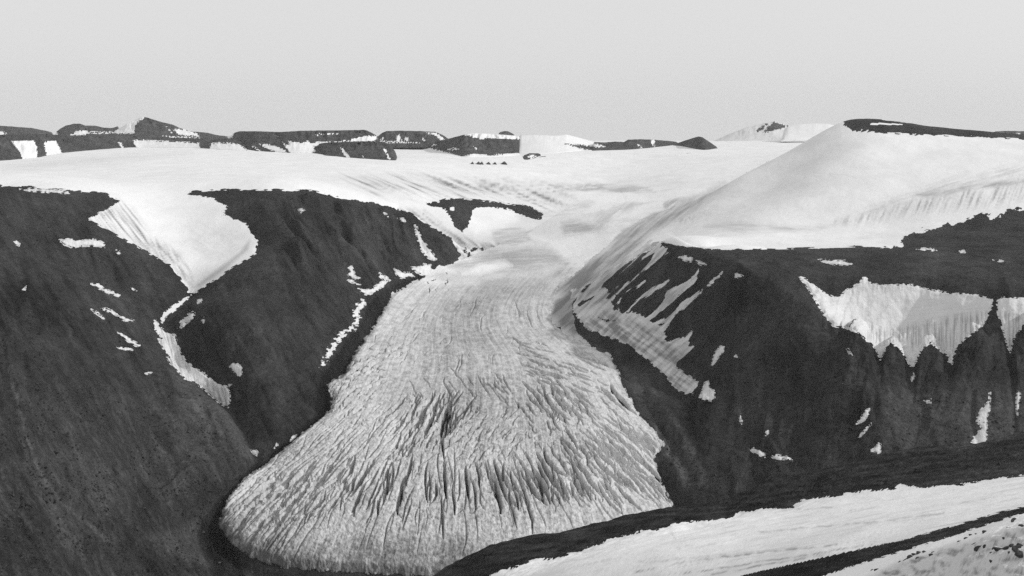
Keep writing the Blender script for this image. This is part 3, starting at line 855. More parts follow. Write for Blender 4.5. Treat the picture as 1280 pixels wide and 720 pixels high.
def glacier_dirt(V, f):
    px, py = V[:, 0], V[:, 1]
    s = flow(px, py)
    d = 0.20 + 0.20 * fbm(s * 60, py / 60, 5, 2.1, 0.65) + 0.12 * fbm(px / 60, py / 40, 4) + (0.26 * fbm(px / 8, py / 4, 5, 2.1, 0.7) + 0.17 * fbm(s * 210, py / 16, 4, 2.1, 0.7)) * sstep(300, 420, py)
    d -= 0.14 * soft(V, [(280,620),(400,520),(470,480),(520,600),(440,660),(330,680)], 40)
    d -= 0.22 * soft(V, [(690,440),(760,450),(800,520),(835,560),(840,640),(720,660),(740,560)], 30)
    d += 0.12 * soft(V, [(330,640),(450,640),(560,680),(640,700),(560,730),(300,720)], 30)
    d += 0.34 * soft(V, [(268,640),(290,640),(310,680),(380,692),(600,692),(600,740),(250,740)], 12)
    d += 0.20 * soft(V, [(560,505),(600,480),(680,500),(690,560),(600,575),(560,560)], 25)
    d += 0.10 * soft(V, [(530,520),(565,380),(600,340),(640,420),(590,520)], 25)
    d += 0.42 * soft(V, [(690,330),(760,282),(850,240),(850,262),(780,300),(735,335),(735,430),(700,412),(686,395),(695,360)], 7) * np.clip(0.8 + streak(V, -0.7, 0.7, 8, 50, 3), 0.2, 1.4)
    # old snow at the glacier head with grey flow bands through it
    head = sstep(362, 322, py + 12 * fbm(px / 30, py / 12, 3))
    A = basin(V)
    hd = np.where(A > 0.60, -(A - 0.60) / 0.15, (0.60 - A) / 0.50)
    d = d * (1 - head) + hd * head
    wh = soft(V, [(578,343),(600,331),(630,326),(640,333),(600,344)], 3)
    d = d * (1 - np.clip(wh, 0, 1)) - 0.95 * np.clip(wh, 0, 1)
    # edge debris on the left margin
    d += 0.35 * sstep(14, 2, f) * sstep(0.5, 0.2, s) * sstep(395, 430, py) * np.clip(0.5 + fbm(px / 6, py / 6, 3), 0, 1)
    d += 0.5 * sstep(7, 0, f) * sstep(400, 470, py) * np.clip(0.45 + 0.9 * fbm(px / 9, py / 7, 4), 0, 1)
    return np.clip(d, -1, 0.9)


sheet('glacier', glacier_F, (262, 228, 862, 730), 0.72, M_ICE, 0.0, 'broad crevassed grey glacier tongue flowing down the middle of the valley', 'glacier', attrs=glacier_dirt, relief=glacier_relief)


# ---- snow and ice lying on the rock
def patch_F(poly, rough=1.0, seed=0, holes=()):
    def F(V):
        f = sdf(V[:, 0], V[:, 1], poly, 30) + 0.05 + rough * 1.3 * fbm(V[:, 0] / 6.5 + seed, V[:, 1] / 3.2 - seed, 3, 2.1, 0.55)
        for h in holes:
            f = np.minimum(f, -sdf(V[:, 0], V[:, 1], h, 30) + 0.3)
        return f
    return F


def bounds(poly, m=4):
    P = np.array(poly, float)
    return (P[:, 0].min() - m, P[:, 1].min() - m, P[:, 0].max() + m, P[:, 1].max() + m)


Z7 = lambda L: [(700 + x / 3.0, 280 + y / 3.0) for x, y in L]
APRON = Z7([(40,250),(50,330),(100,395),(170,420),(250,450),(330,510),(400,575),(430,620),(480,640),(497,636),(521,595),(500,580),(470,560),(440,540),(440,520),(500,460),(480,455),(500,386),(470,425),(430,430),(412,440),(390,405),(430,340),(380,380),(355,375),(330,355),(300,340),(270,330),(230,330),(200,300),(180,260),(170,225),(230,175),(300,120),(345,95),(340,60),(300,90),(200,160),(100,230)])
STRK = [Z7([(345,62),(372,62),(408,100),(425,105),(400,120),(345,150),(270,215),(220,260),(195,300),(183,270),(210,235),(290,180),(340,120),(300,140),(210,205),(170,235),(180,215),(260,150),(330,95)]),
        Z7([(318,215),(300,232),(255,265),(228,300),(225,330),(200,320),(215,290),(245,258),(290,228)]),
        Z7([(408,212),(385,232),(335,268),(300,285),(275,310),(262,340),(230,335),(250,315),(285,282),(330,255),(370,228)]),
        Z7([(520,170),(512,200),(500,222),(455,260),(420,292),(385,325),(360,352),(322,372),(330,350),(365,320),(385,290),(405,255),(440,232),(470,215),(505,195)]),
        Z7([(532,248),(510,275),(470,305),(440,335),(425,350),(405,372),(350,385),(360,372),(395,355),(430,330),(455,298),(490,275)])]


def flank_F(V):
    f = sdf(V[:, 0], V[:, 1], APRON, 30)
    for p in STRK:
        f = np.maximum(f, sdf(V[:, 0], V[:, 1], p, 30))
    u, v = rot(V[:, 0], V[:, 1], -0.72, 0.70)
    f = f + 1.3 * fbm(u / 4, v / 30, 4)
    zone = soft(V, Z7([(370,55),(200,165),(50,250),(50,340),(150,345),(260,330),(345,150),(420,105)]), 6)
    f = f - zone * 9.0 * np.clip(fbm(u / 5.0 + 2, v / 75, 4, 2.1, 0.6) - 0.02, 0, 0.7)
    # dark scree stripes that cut down into the apron
    for p in ([(205,268),(235,238),(240,248),(215,288),(198,295)], [(235,262),(300,225),(290,240),(240,290),(215,308)], [(235,318),(285,280),(278,300),(245,332)], [(120,350),(200,360),(260,350),(190,372)], [(60,300),(150,255),(120,285),(70,315)], [(300,120),(345,95),(250,190),(180,225)], [(390,430),(410,410),(415,440),(395,450)]):
        f = np.minimum(f, -sdf(V[:, 0], V[:, 1], Z7(p), 30) + 0.6 + 1.2 * fbm(u / 4, v / 25, 3))
    return f


def flank_dirt(V, f):
    a = np.clip(0.28 + 0.8 * streak(V, -0.72, 0.70, 5, 40, 3), 0, 0.9)
    lo = soft(V, Z7([(50,380),(160,330),(280,350),(400,420),(520,600),(430,640),(250,460)]), 10)
    b = np.clip(0.5 + 0.9 * streak(V, 0.8, 0.6, 6, 40, 1), 0, 1)
    up = 0.3 * soft(V, Z7([(350,60),(200,160),(60,250),(60,330),(200,300),(300,130)]), 8)
    return np.clip(0.10 + 0.55 * a + lo * 0.5 * b + up, 0, 0.9)


sheet('snow_slope', flank_F, (706, 294, 884, 500), 0.85, M_SNOWPATCH, 0.8, 'streaked snow apron clinging to the steep spur right of the glacier', 'snow slope', attrs=flank_dirt)

HANG = [(997,345),(1006,348),(1028,365),(1043,372),(1051,372),(1055,363.5),(1066,359),(1074,353),(1079,347),(1084,349),(1090,355),(1112,357),(1136,355),(1140,357),(1166,363),(1190,367),(1220,369),(1240,374),(1240,384),(1236,393),(1226.5,410.6),(1210,421),(1196,434),(1190,456),(1186,454),(1186,446),(1178,441),(1163,429),(1153,436),(1147,448),(1142.5,458),(1137.5,458),(1131,446),(1126,437.5),(1112,429),(1107,437.5),(1100.5,451),(1096,440),(1090,431),(1072,416),(1052,409),(1042,409),(1031.5,397),(1018,374),(1008,358.5)]
HANG2 = [(1246,379),(1249,373),(1256,372),(1300,375),(1300,395),(1280,406),(1273,415),(1267,424),(1263,441),(1261,440),(1254,414),(1247,392)]


def hang_dirt(V, f):
    px, py = V[:, 0], V[:, 1]
    st = np.clip(0.4 + 1.0 * fbm(px / 3.0, py / 70, 4, 2.1, 0.65), 0, 1)
    band = soft(V, [(1085,418),(1120,412),(1160,404),(1200,396),(1234,392),(1222,414),(1192,440),(1165,428),(1140,440),(1112,428),(1095,436),(1082,424)], 5)
    rim = soft(V, [(1052,356),(1090,350),(1140,354),(1225,368),(1225,373),(1140,366),(1095,366),(1056,374)], 3)
    t = 0.05 + 0.55 * band * st + 0.35 * rim * st
    t += 0.5 * soft(V, [(1086,354),(1090,354),(1092,378),(1088,400),(1085,398),(1088,376)], 1.5) * st
    t += 0.10 * np.clip(streak(V, 1, -0.12, 3, 60, 2), 0, 1)
    t2 = soft(V, [(1246,392),(1270,392),(1300,394),(1300,430),(1262,436)], 4)
    return np.clip(t + 0.45 * t2 * st, 0, 0.9)


def hang_relief(V, f):
    return sstep(0, 8, f) * (0.4 * fbm(V[:, 0] / 6, V[:, 1] / 60, 4) + 0.5 * fbm(V[:, 0] / 14, V[:, 1] / 8, 3))


sheet('hanging_snowfield', patch_F(HANG, 1.0, 3), bounds(HANG), 0.8, M_SNOWPATCH, 2.5, 'wide hanging snowfield with grey streaked lower rim below the right plateau', 'snowfield', 'hanging snow below the plateau rim', attrs=hang_dirt, relief=hang_relief)
sheet('hanging_snowfield', patch_F(HANG2, 1.0, 4), bounds(HANG2), 0.8, M_SNOWPATCH, 2.5, 'narrow pointed hanging snowfield cut by the right edge of the picture', 'snowfield', 'hanging snow below the plateau rim', attrs=hang_dirt, relief=hang_relief)

STREAM = [(193,401),(197,401),(199,408),(205,413),(210,418),(219,419),(222,430),(225,440),(233,452),(243,460),(252,465),(262,473),(272,481),(283,483),(287,490),(288,500),(285,510),(278,507),(268,499),(255,487),(243,478),(232,474),(222,464),(212,454),(208,447),(213,449),(207,440),(200,430),(198,424),(203,424),(196,415),(192,410)]


def stream_dirt(V, f):
    u, v = rot(V[:, 0], V[:, 1], 0.25, 0.97)
    return np.clip(0.12 + 0.6 * fbm(u / 2.6, v / 30, 4, 2.1, 0.65), 0, 0.8)


sheet('snow_bank', patch_F(STREAM, 1.0, 2), bounds(STREAM), 0.7, M_SNOWPATCH, 2.0, 'long ribbed snow bank lying in the gully left of the middle spur', 'snow bank', attrs=stream_dirt)
THREAD = [(235,371),(239,369),(229,380),(216,390.5),(207,397),(203,404),(200.5,402),(203,393),(214,384),(226,376)]
sheet('snow_strip', patch_F(THREAD, 0.5, 2), bounds(THREAD), 0.7, M_SNOWPATCH, 0.8, 'thin snow thread linking the white bowl to the gully snow bank', 'snow strip')

GL_ = 'snow patches on the left mountainside'
GM_ = 'snow patches on the middle spur'
GR_ = 'snow patches on the right mountain'
PATCHES = [
 ([(74,300),(84,299),(100,301),(115,299),(125,301),(132,306),(131,310),(120,308),(105,308),(90,310),(80,306)], 'largest ragged white snow patch high on the left mountainside', GL_),
 ([(15,302),(19,301),(25,305),(24,308),(19,306)], 'small snow spot high by the left edge of the left mountainside', GL_),
 ([(145,313),(149,314),(151,317),(147,317)], 'tiny snow fleck right of the largest ragged patch', GL_),
 ([(114,355),(124,355),(130,361),(142,365),(150,369),(148,371),(138,368),(128,364),(120,359)], 'forked sloping snow streak, uppermost of the diagonal streaks on the left mountainside', GL_),
 ([(163,360),(168,362),(171,364),(166,363)], 'tiny snow fleck beside the forked uppermost streak', GL_),
 ([(28,363),(33,358),(34,360),(30,365)], 'small tilted snow fleck alone near the left picture edge', GL_),
 ([(25,237),(45,235.5),(65,237),(85,239.5),(87,242),(70,242),(55,240.5),(40,239.5)], 'flat snow sliver on the left plateau top by the ice cap', GL_),
 ([(126,386),(134,386),(142,390),(150,396),(160,398),(168,401),(166,403),(155,401),(145,395),(135,390)], 'long diagonal snow streak, second below the forked one', GL_),
 ([(114,387),(120,389),(127,395),(131,400),(126,397),(119,392)], 'short thin snow streak left of the long diagonal one', GL_),
 ([(147,416),(154,419),(162,424),(170,428),(175,432),(170,433),(162,429),(155,423)], 'club-shaped diagonal snow streak, third below the forked one', GL_),
 ([(146,434),(155,435),(163,436),(166,438),(158,439),(150,437)], 'flat snow streak just under the club-shaped one', GL_),
 ([(181,467),(186,466),(190,466),(187,468),(182,468)], 'small flat snow fleck, lowest on the left mountainside', GL_),
 ([(222,411),(226,402),(233,395),(241,390),(244,392),(240,399),(233,405),(226,411)], 'leaf-shaped grey snow patch beside the gully bend on the middle spur', GM_),
 ([(244,378),(248,375),(254,374),(252,378),(246,380)], 'small snow patch just above the leaf-shaped grey one', GM_),
 ([(252,401),(255,397),(256,400),(254,405)], 'tiny snow fleck right of the leaf-shaped grey patch', GM_),
 ([(287,459),(291,455),(296,454),(300,457),(303,462),(302,468),(299,471),(294,467),(290,463)], 'compact white snow patch alone on the dark nose of the spur', GM_),
 ([(286,481),(290,481),(288,484),(286,484)], 'tiny snow fleck between the gully bank and the compact patch', GM_),
 ([(313,563),(318,562),(323,565),(321,570),(317,568)], 'small snow patch at the gully mouth by the glacier', GM_),
 ([(343,560),(346,554),(348,553),(347,558),(344,561)], 'small upright snow fleck at the foot of the spur', GM_),
 ([(360,551),(366,546),(373,543),(370,546),(363,552)], 'thin snow sliver along the glacier trench at the spur foot', GM_),
 ([(400,457),(408,440),(417,428),(424,418),(431,412),(441,409),(444,399),(441,391),(447,380),(454,374),(458,378),(454,386),(449,392),(449,402),(443,412),(433,416),(423,428),(412,446),(403,458)], 'long broken snow ribbon along the trench beside the glacier', GM_),
 ([(518,281),(521,283),(524,291),(529,300),(535,309),(541,317),(547,324),(542,326),(534,322),(527,314),(523,303),(520,292)], 'long tapering snow chute down the far end of the middle spur', GM_),
 ([(497,273),(504,273),(507,277),(505,279),(500,276)], 'small snow spot above the tapering chute', GM_),
 ([(480,266),(483,267),(485,271),(482,270)], 'tiny snow fleck on the rim left of the chute', GM_),
 ([(513,334),(522,334),(531,330),(538,331),(541,338),(539,345),(530,345),(521,341)], 'rounded grey snow patch at the foot of the tapering chute', GM_),
 ([(493,336),(499,339),(507,341),(515,341),(518,345),(510,347),(500,348),(495,343)], 'white snow patch left of the rounded grey one', GM_),
 ([(474,341),(479,344),(485,347),(485,350),(478,349),(474,346)], 'small slanted snow patch above the trench', GM_),
 ([(447,361),(456,363),(466,360),(472,355),(480,351),(488,350),(484,355),(476,361),(466,366),(460,370),(452,366)], 'curved snow patch along the upper trench edge', GM_),
 ([(435,334),(440,333),(443,340),(444,345),(450,348),(444,349),(436,345),(434,343),(438,341)], 'boot-shaped snow patch on the fluted slope', GM_),
 ([(434,350),(441,351),(451,356),(446,356),(438,353)], 'thin snow streak below the boot-shaped patch', GM_),
 ([(372,262),(378,261),(382,264),(376,266)], 'little snow spot at the top of the fluted slope', GM_),
 ([(917,343),(922,342),(929,345),(926,348),(919,347)], 'small snow spot near the corner of the right spur', GR_),
 ([(884,358),(890,350),(897,345),(903,340),(902,344),(895,350),(888,357)], 'short slanted snow streak high on the right spur', GR_),
 ([(850,388),(858,379),(868,371),(878,362),(876,367),(865,376),(854,387)], 'slanted snow streak below the short high one on the right spur', GR_),
 ([(848,322),(857,320),(866,323),(864,328),(855,326)], 'white snow patch on the crest of the right spur', GR_),
 ([(868,326),(876,327),(883,331),(876,332)], 'flat snow sliver beside the crest patch', GR_),
 ([(889,456),(891,448),(894,440),(900,433),(906,434),(904,441),(897,449),(891,457)], 'tall narrow snow patch on the dark right spur face', GR_),
 ([(918,446),(920,444),(922,447)], 'tiny snow dot right of the tall narrow patch', GR_),
 ([(874,497),(878,487),(881,478),(885,476),(887,484),(894,490),(894,498),(889,502),(881,500)], 'pear-shaped snow patch at the lower end of the snow apron', GR_),
 ([(924,520),(926,518),(928,526),(927,531),(925,528)], 'thin upright snow fleck low on the right spur', GR_),
 ([(957,541),(959,537),(961,539),(960,545),(957,545)], 'small drop-shaped snow fleck above the two snow bars', GR_),
 ([(937,561),(942,560),(949,563),(956,568),(956,572),(949,570),(941,566)], 'first of two short snow bars low on the right slope, tilted', GR_),
 ([(964,571),(970,569),(980,570),(988,572),(990,575),(980,575),(968,574)], 'second of two short snow bars low on the right slope, level', GR_),
 ([(1070,531),(1076,522),(1083,512),(1087,511),(1086,519),(1080,527),(1073,530)], 'oval snow patch in the gully below the wide snowfield', GR_),
 ([(1073,547),(1080,538),(1089,529),(1089,532),(1082,540),(1076,546)], 'thin snow streak below the oval gully patch', GR_),
 ([(1087,564),(1093,560),(1098,554),(1101,556),(1101,564),(1100,569),(1095,572),(1096,566)], 'forked snow patch where the gully meets the dark foreground ridge', GR_),
 ([(1154,501),(1158,501),(1164,499),(1164,504),(1158,504)], 'small crescent snow fleck on the bare slope', GR_),
 ([(1213,560),(1215,552),(1217,547),(1223,540),(1227,535),(1221,528),(1221,523),(1226,513),(1232,506),(1237,499),(1238,505),(1237,513),(1234,522),(1234,533),(1234,542),(1233,556),(1224,560)], 'large S-shaped snow patch just above the foreground ridge', GR_),
 ([(1236,492),(1238.5,491),(1238.5,500),(1236,500)], 'tiny upright snow fleck over the S-shaped patch', GR_),
 ([(1271,491),(1274,490),(1276,494),(1273,507),(1272,520),(1270,515),(1270,500)], 'narrow wedge of snow below the pointed snowfield', GR_),
 ([(1057,434),(1061,437),(1066,446),(1062,444)], 'tiny slanted fleck on the first buttress', GR_),
 ([(1138,473),(1142,467),(1144,472),(1140,477)], 'tiny snow fleck between two rounded buttresses', GR_),
 ([(1023,325),(1030,324.5),(1040,326),(1056,326),(1065,330),(1058,331),(1045,332),(1033,329)], 'flat white snow patch on the dark plateau top', GR_),
 ([(1241,325),(1248,325),(1256,327),(1250,328)], 'small snow sliver on the plateau near the right edge', GR_),
 ([(1146,311),(1158,310),(1170,312),(1172,314),(1160,313.5)], 'flat snow sliver at the plateau edge by the ragged snowline', GR_),
 ([(1199,314),(1205,313),(1207,317),(1201,316)], 'small snow dot between the ragged snowline and the plateau', GR_),
]
for k, (p, lab, g) in enumerate(PATCHES):
    big = (max(q[0] for q in p) - min(q[0] for q in p)) > 20
    nm = 'snow_patch'
    sheet(nm, patch_F(p, 2.6 if 'broken' in lab else 0.1 if k == 33 else 0.9 if big else 0.35, k), bounds(p, 2), 0.7, M_SNOWPATCH, 0.7, lab, 'snow patch', g,
          attrs=lambda V, f: np.clip(0.06 + 0.25 * fbm(V[:, 0] / 3, V[:, 1] / 9, 3) + 0.55 * sstep(1.6, 0, f) * np.clip(0.6 + fbm(V[:, 0] / 4, V[:, 1] / 4, 3), 0, 1), 0, 0.8))

for p, lab in (([(580,313),(582,310),(583,314),(581,316)], 'first dark rock poking through the dirty ice at the spur end'), ([(589,313),(592,310),(597,311),(595,314),(590,315)], 'second and widest dark rock poking through the dirty ice near the spur end'), ([(584,318),(587,316),(587,320),(585,321)], 'third dark rock poking through the dirty ice below the widest one'), ([(600,312),(603,310),(604,313)], 'small dark rock right of the widest rock in the dirty ice'), ([(612,327),(616,325),(617,327),(614,329)], 'small dark rock in the ice above the white snow lens')):
    sheet('rock', patch_F(p, 0.5, 3), bounds(p, 3), 0.6, M_ROCK, 2.5, lab, 'rock', 'rocks in the ice at the spur end')

# ------------------------------------------------------------------ hills on the skyline
FAR_G = 'far hills on the skyline'


def hill(label, top, base, Y0=None, depth=0.10, patches=(), mat=None, pmat=None, pname='snow_patch', rough=0.5, seed=0, dirt_shade=None, taper=5.0, fold=0.12):
    top = np.array(top, float); base = np.array(base, float)
    x0, x1 = top[0, 0], top[-1, 0]
    xs = np.arange(x0, x1 + 0.8, 0.8)
    ty = np.interp(xs, top[:, 0], top[:, 1]); by = np.interp(xs, base[:, 0], base[:, 1])
    ty = ty + rough * 0.5 * fbm(xs / 6 + seed, xs * 0 + seed, 3)
    tp = sstep(x0 - 0.5, x0 + taper, xs) * sstep(x1 + 0.5, x1 - taper, xs)
    ty = by + (np.minimum(ty, by - 0.05) - by) * tp
    if Y0 is None:
        lg = hit(xs, by)
        k = np.ones(31) / 31
        lg = np.convolve(np.pad(lg, 15, 'edge'), k, 'valid')
        Yb = np.exp(lg)
    else:
        Yb = np.full(xs.shape, float(Y0))
    Wd = depth * Yb.mean()
    nf, nb = 16, 8
    rows = []
    for i in range(nf + 1):
        t = i / nf
        wob = 1 + fold * fbm(xs / 9 + seed, xs * 0 + t * 2.5, 3)
        rows.append(np.stack([xs, by + (ty - by) * t, np.log(Yb + Wd * t * wob * (1 if i else 0))], 1))
    f1 = rows[-1]
    for i in range(1, nb + 1):
        t = i / nb
        Yk = np.exp(f1[:, 2]) + Wd * 1.5 * t
        zt = (f1[:, 1] - HOR) * np.exp(f1[:, 2]) / FPX
        zb = (by - HOR) * Yb / FPX + 0.02 * Yb
        z = zt + (zb - zt) * t ** 1.5
        rows.append(np.stack([xs, HOR + z * FPX / Yk, np.log(Yk)], 1))
    # skirt sinking into the snow in front
    r0 = rows[0].copy(); r0[:, 1] += 1.2; 
    V = np.concatenate([r0] + rows)
    T = grid_tris(nf + nb + 2, len(xs))
    rowi = np.repeat(np.arange(nf + nb + 2), len(xs)).astype(float)
    V = np.concatenate([V, rowi[:, None]], 1)
    kids = []
    for j, p in enumerate(patches):
        f = sdf(V[:, 0], V[:, 1], p, 12) + 0.35 * fbm(V[:, 0] / 2.2 + j, V[:, 1] / 1.6, 3)
        f = np.where(V[:, 3] > nf + 2, -5, f)
        V, tin, T = clip(V, T, f)
        kids.append(tin)
    Vc, Tc = compact(V, T)
    a = {'tone': 0.25 * fbm(Vc[:, 0] / 7, Vc[:, 1] / 3, 4), 'dirt_shade': (dirt_shade(Vc) if dirt_shade else np.zeros(len(Vc)))}
    o = mesh_obj('hill', world(Vc[:, 0], Vc[:, 1], Vc[:, 2]), Tc, mat or M_ROCK_FAR, a)
    tag(o, label, None, FAR_G, 'structure')
    for tin in kids:
        if len(tin) == 0: continue
        Vk, Tk = compact(V, tin)
        mesh_obj(pname, world(Vk[:, 0], Vk[:, 1], Vk[:, 2]), Tk, pmat or M_SNOW, {'dirt_shade': np.zeros(len(Vk)), 'tone': np.zeros(len(Vk))}, o)
    return o


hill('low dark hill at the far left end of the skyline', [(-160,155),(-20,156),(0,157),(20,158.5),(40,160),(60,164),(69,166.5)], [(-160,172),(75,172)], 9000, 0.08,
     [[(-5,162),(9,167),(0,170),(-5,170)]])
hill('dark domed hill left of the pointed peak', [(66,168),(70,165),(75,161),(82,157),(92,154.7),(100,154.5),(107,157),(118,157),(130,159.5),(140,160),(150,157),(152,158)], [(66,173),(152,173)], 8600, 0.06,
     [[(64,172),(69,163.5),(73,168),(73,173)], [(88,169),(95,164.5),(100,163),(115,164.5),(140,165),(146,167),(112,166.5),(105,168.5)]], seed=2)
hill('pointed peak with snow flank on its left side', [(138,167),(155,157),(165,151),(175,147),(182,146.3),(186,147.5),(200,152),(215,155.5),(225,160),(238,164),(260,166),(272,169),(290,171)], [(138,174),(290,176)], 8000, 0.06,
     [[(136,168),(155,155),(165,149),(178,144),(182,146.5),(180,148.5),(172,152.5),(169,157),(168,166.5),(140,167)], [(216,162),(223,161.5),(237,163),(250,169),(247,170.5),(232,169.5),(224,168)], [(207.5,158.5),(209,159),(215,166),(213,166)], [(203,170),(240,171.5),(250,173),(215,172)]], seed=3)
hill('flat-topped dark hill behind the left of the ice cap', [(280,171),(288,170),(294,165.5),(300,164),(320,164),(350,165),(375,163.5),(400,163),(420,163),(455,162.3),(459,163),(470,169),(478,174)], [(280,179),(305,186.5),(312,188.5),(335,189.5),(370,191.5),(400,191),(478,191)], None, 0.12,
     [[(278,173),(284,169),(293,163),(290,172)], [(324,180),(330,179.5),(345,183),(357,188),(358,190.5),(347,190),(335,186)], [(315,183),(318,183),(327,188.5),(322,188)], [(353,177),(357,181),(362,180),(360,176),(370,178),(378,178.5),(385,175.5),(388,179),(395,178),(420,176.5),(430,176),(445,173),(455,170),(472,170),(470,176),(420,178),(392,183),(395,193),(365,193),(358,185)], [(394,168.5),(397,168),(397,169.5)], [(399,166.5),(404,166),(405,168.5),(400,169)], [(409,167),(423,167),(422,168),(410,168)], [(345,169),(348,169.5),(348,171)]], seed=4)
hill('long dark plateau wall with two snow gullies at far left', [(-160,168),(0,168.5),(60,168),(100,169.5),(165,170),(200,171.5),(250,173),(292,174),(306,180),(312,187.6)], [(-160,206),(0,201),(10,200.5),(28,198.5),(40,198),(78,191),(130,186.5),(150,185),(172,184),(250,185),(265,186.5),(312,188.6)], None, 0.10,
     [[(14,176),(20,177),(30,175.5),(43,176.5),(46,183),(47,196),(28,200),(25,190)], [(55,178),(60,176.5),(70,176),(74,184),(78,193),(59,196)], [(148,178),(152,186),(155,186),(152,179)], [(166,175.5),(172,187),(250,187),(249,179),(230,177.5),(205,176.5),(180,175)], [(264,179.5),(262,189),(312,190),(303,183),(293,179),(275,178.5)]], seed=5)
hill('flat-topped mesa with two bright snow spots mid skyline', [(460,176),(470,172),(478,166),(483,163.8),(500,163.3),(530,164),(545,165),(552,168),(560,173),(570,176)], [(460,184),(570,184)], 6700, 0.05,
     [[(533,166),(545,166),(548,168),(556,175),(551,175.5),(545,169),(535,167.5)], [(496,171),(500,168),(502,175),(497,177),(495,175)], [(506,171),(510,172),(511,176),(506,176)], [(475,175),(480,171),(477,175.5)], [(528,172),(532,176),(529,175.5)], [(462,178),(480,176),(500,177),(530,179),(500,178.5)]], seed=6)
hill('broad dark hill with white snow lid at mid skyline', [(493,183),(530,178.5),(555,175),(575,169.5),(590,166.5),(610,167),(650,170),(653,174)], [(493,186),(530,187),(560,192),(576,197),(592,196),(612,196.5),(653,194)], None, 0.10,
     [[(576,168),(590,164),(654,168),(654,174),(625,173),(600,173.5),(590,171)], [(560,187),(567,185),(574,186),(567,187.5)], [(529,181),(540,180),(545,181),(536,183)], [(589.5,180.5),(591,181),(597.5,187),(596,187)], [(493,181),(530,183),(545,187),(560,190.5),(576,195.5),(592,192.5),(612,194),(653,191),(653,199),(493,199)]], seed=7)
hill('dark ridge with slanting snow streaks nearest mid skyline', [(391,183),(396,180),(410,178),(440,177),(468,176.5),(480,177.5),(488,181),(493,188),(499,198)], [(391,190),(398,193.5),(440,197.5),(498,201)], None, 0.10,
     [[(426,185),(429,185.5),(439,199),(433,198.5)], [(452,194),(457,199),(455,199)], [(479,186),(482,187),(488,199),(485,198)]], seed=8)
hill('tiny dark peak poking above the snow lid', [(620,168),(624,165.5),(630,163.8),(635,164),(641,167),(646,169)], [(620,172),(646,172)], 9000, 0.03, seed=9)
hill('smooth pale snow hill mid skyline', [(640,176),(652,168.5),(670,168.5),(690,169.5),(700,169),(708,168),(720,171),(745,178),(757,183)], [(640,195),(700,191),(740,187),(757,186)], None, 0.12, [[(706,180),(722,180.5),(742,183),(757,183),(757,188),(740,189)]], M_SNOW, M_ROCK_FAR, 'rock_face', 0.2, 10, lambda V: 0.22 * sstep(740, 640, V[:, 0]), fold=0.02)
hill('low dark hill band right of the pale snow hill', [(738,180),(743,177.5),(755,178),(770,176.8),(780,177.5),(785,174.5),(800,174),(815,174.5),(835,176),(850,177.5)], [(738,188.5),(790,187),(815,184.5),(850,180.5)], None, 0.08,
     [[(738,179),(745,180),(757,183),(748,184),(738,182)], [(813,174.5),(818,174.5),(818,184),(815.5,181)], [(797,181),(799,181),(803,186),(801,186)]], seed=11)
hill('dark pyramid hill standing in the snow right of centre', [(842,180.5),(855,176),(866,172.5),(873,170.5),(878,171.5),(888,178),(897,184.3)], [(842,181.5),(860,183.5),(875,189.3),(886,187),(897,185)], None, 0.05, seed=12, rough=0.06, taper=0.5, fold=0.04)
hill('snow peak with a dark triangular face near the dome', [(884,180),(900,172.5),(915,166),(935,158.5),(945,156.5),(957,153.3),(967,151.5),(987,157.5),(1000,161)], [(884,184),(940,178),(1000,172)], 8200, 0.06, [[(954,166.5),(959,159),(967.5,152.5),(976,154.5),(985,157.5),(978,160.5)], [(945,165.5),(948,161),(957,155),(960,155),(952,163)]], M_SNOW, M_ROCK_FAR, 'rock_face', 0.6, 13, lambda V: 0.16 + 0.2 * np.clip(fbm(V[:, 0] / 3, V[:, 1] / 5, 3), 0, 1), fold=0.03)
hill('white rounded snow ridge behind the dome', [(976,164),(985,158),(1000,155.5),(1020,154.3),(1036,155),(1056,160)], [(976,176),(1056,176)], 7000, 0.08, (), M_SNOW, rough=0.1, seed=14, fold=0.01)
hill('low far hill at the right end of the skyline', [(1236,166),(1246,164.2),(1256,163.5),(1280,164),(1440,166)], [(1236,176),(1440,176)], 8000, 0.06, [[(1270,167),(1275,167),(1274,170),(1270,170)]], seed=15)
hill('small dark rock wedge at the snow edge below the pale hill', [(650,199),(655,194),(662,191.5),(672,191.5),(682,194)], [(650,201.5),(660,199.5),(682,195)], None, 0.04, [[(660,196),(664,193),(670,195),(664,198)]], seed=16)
hill('thin dark rock sliver in the snow left of the pyramid hill', [(836,194),(845,192.3),(855,191.2),(863,190.8)], [(836,195),(850,193),(863,191.4)], None, 0.02, seed=17, rough=0.1)
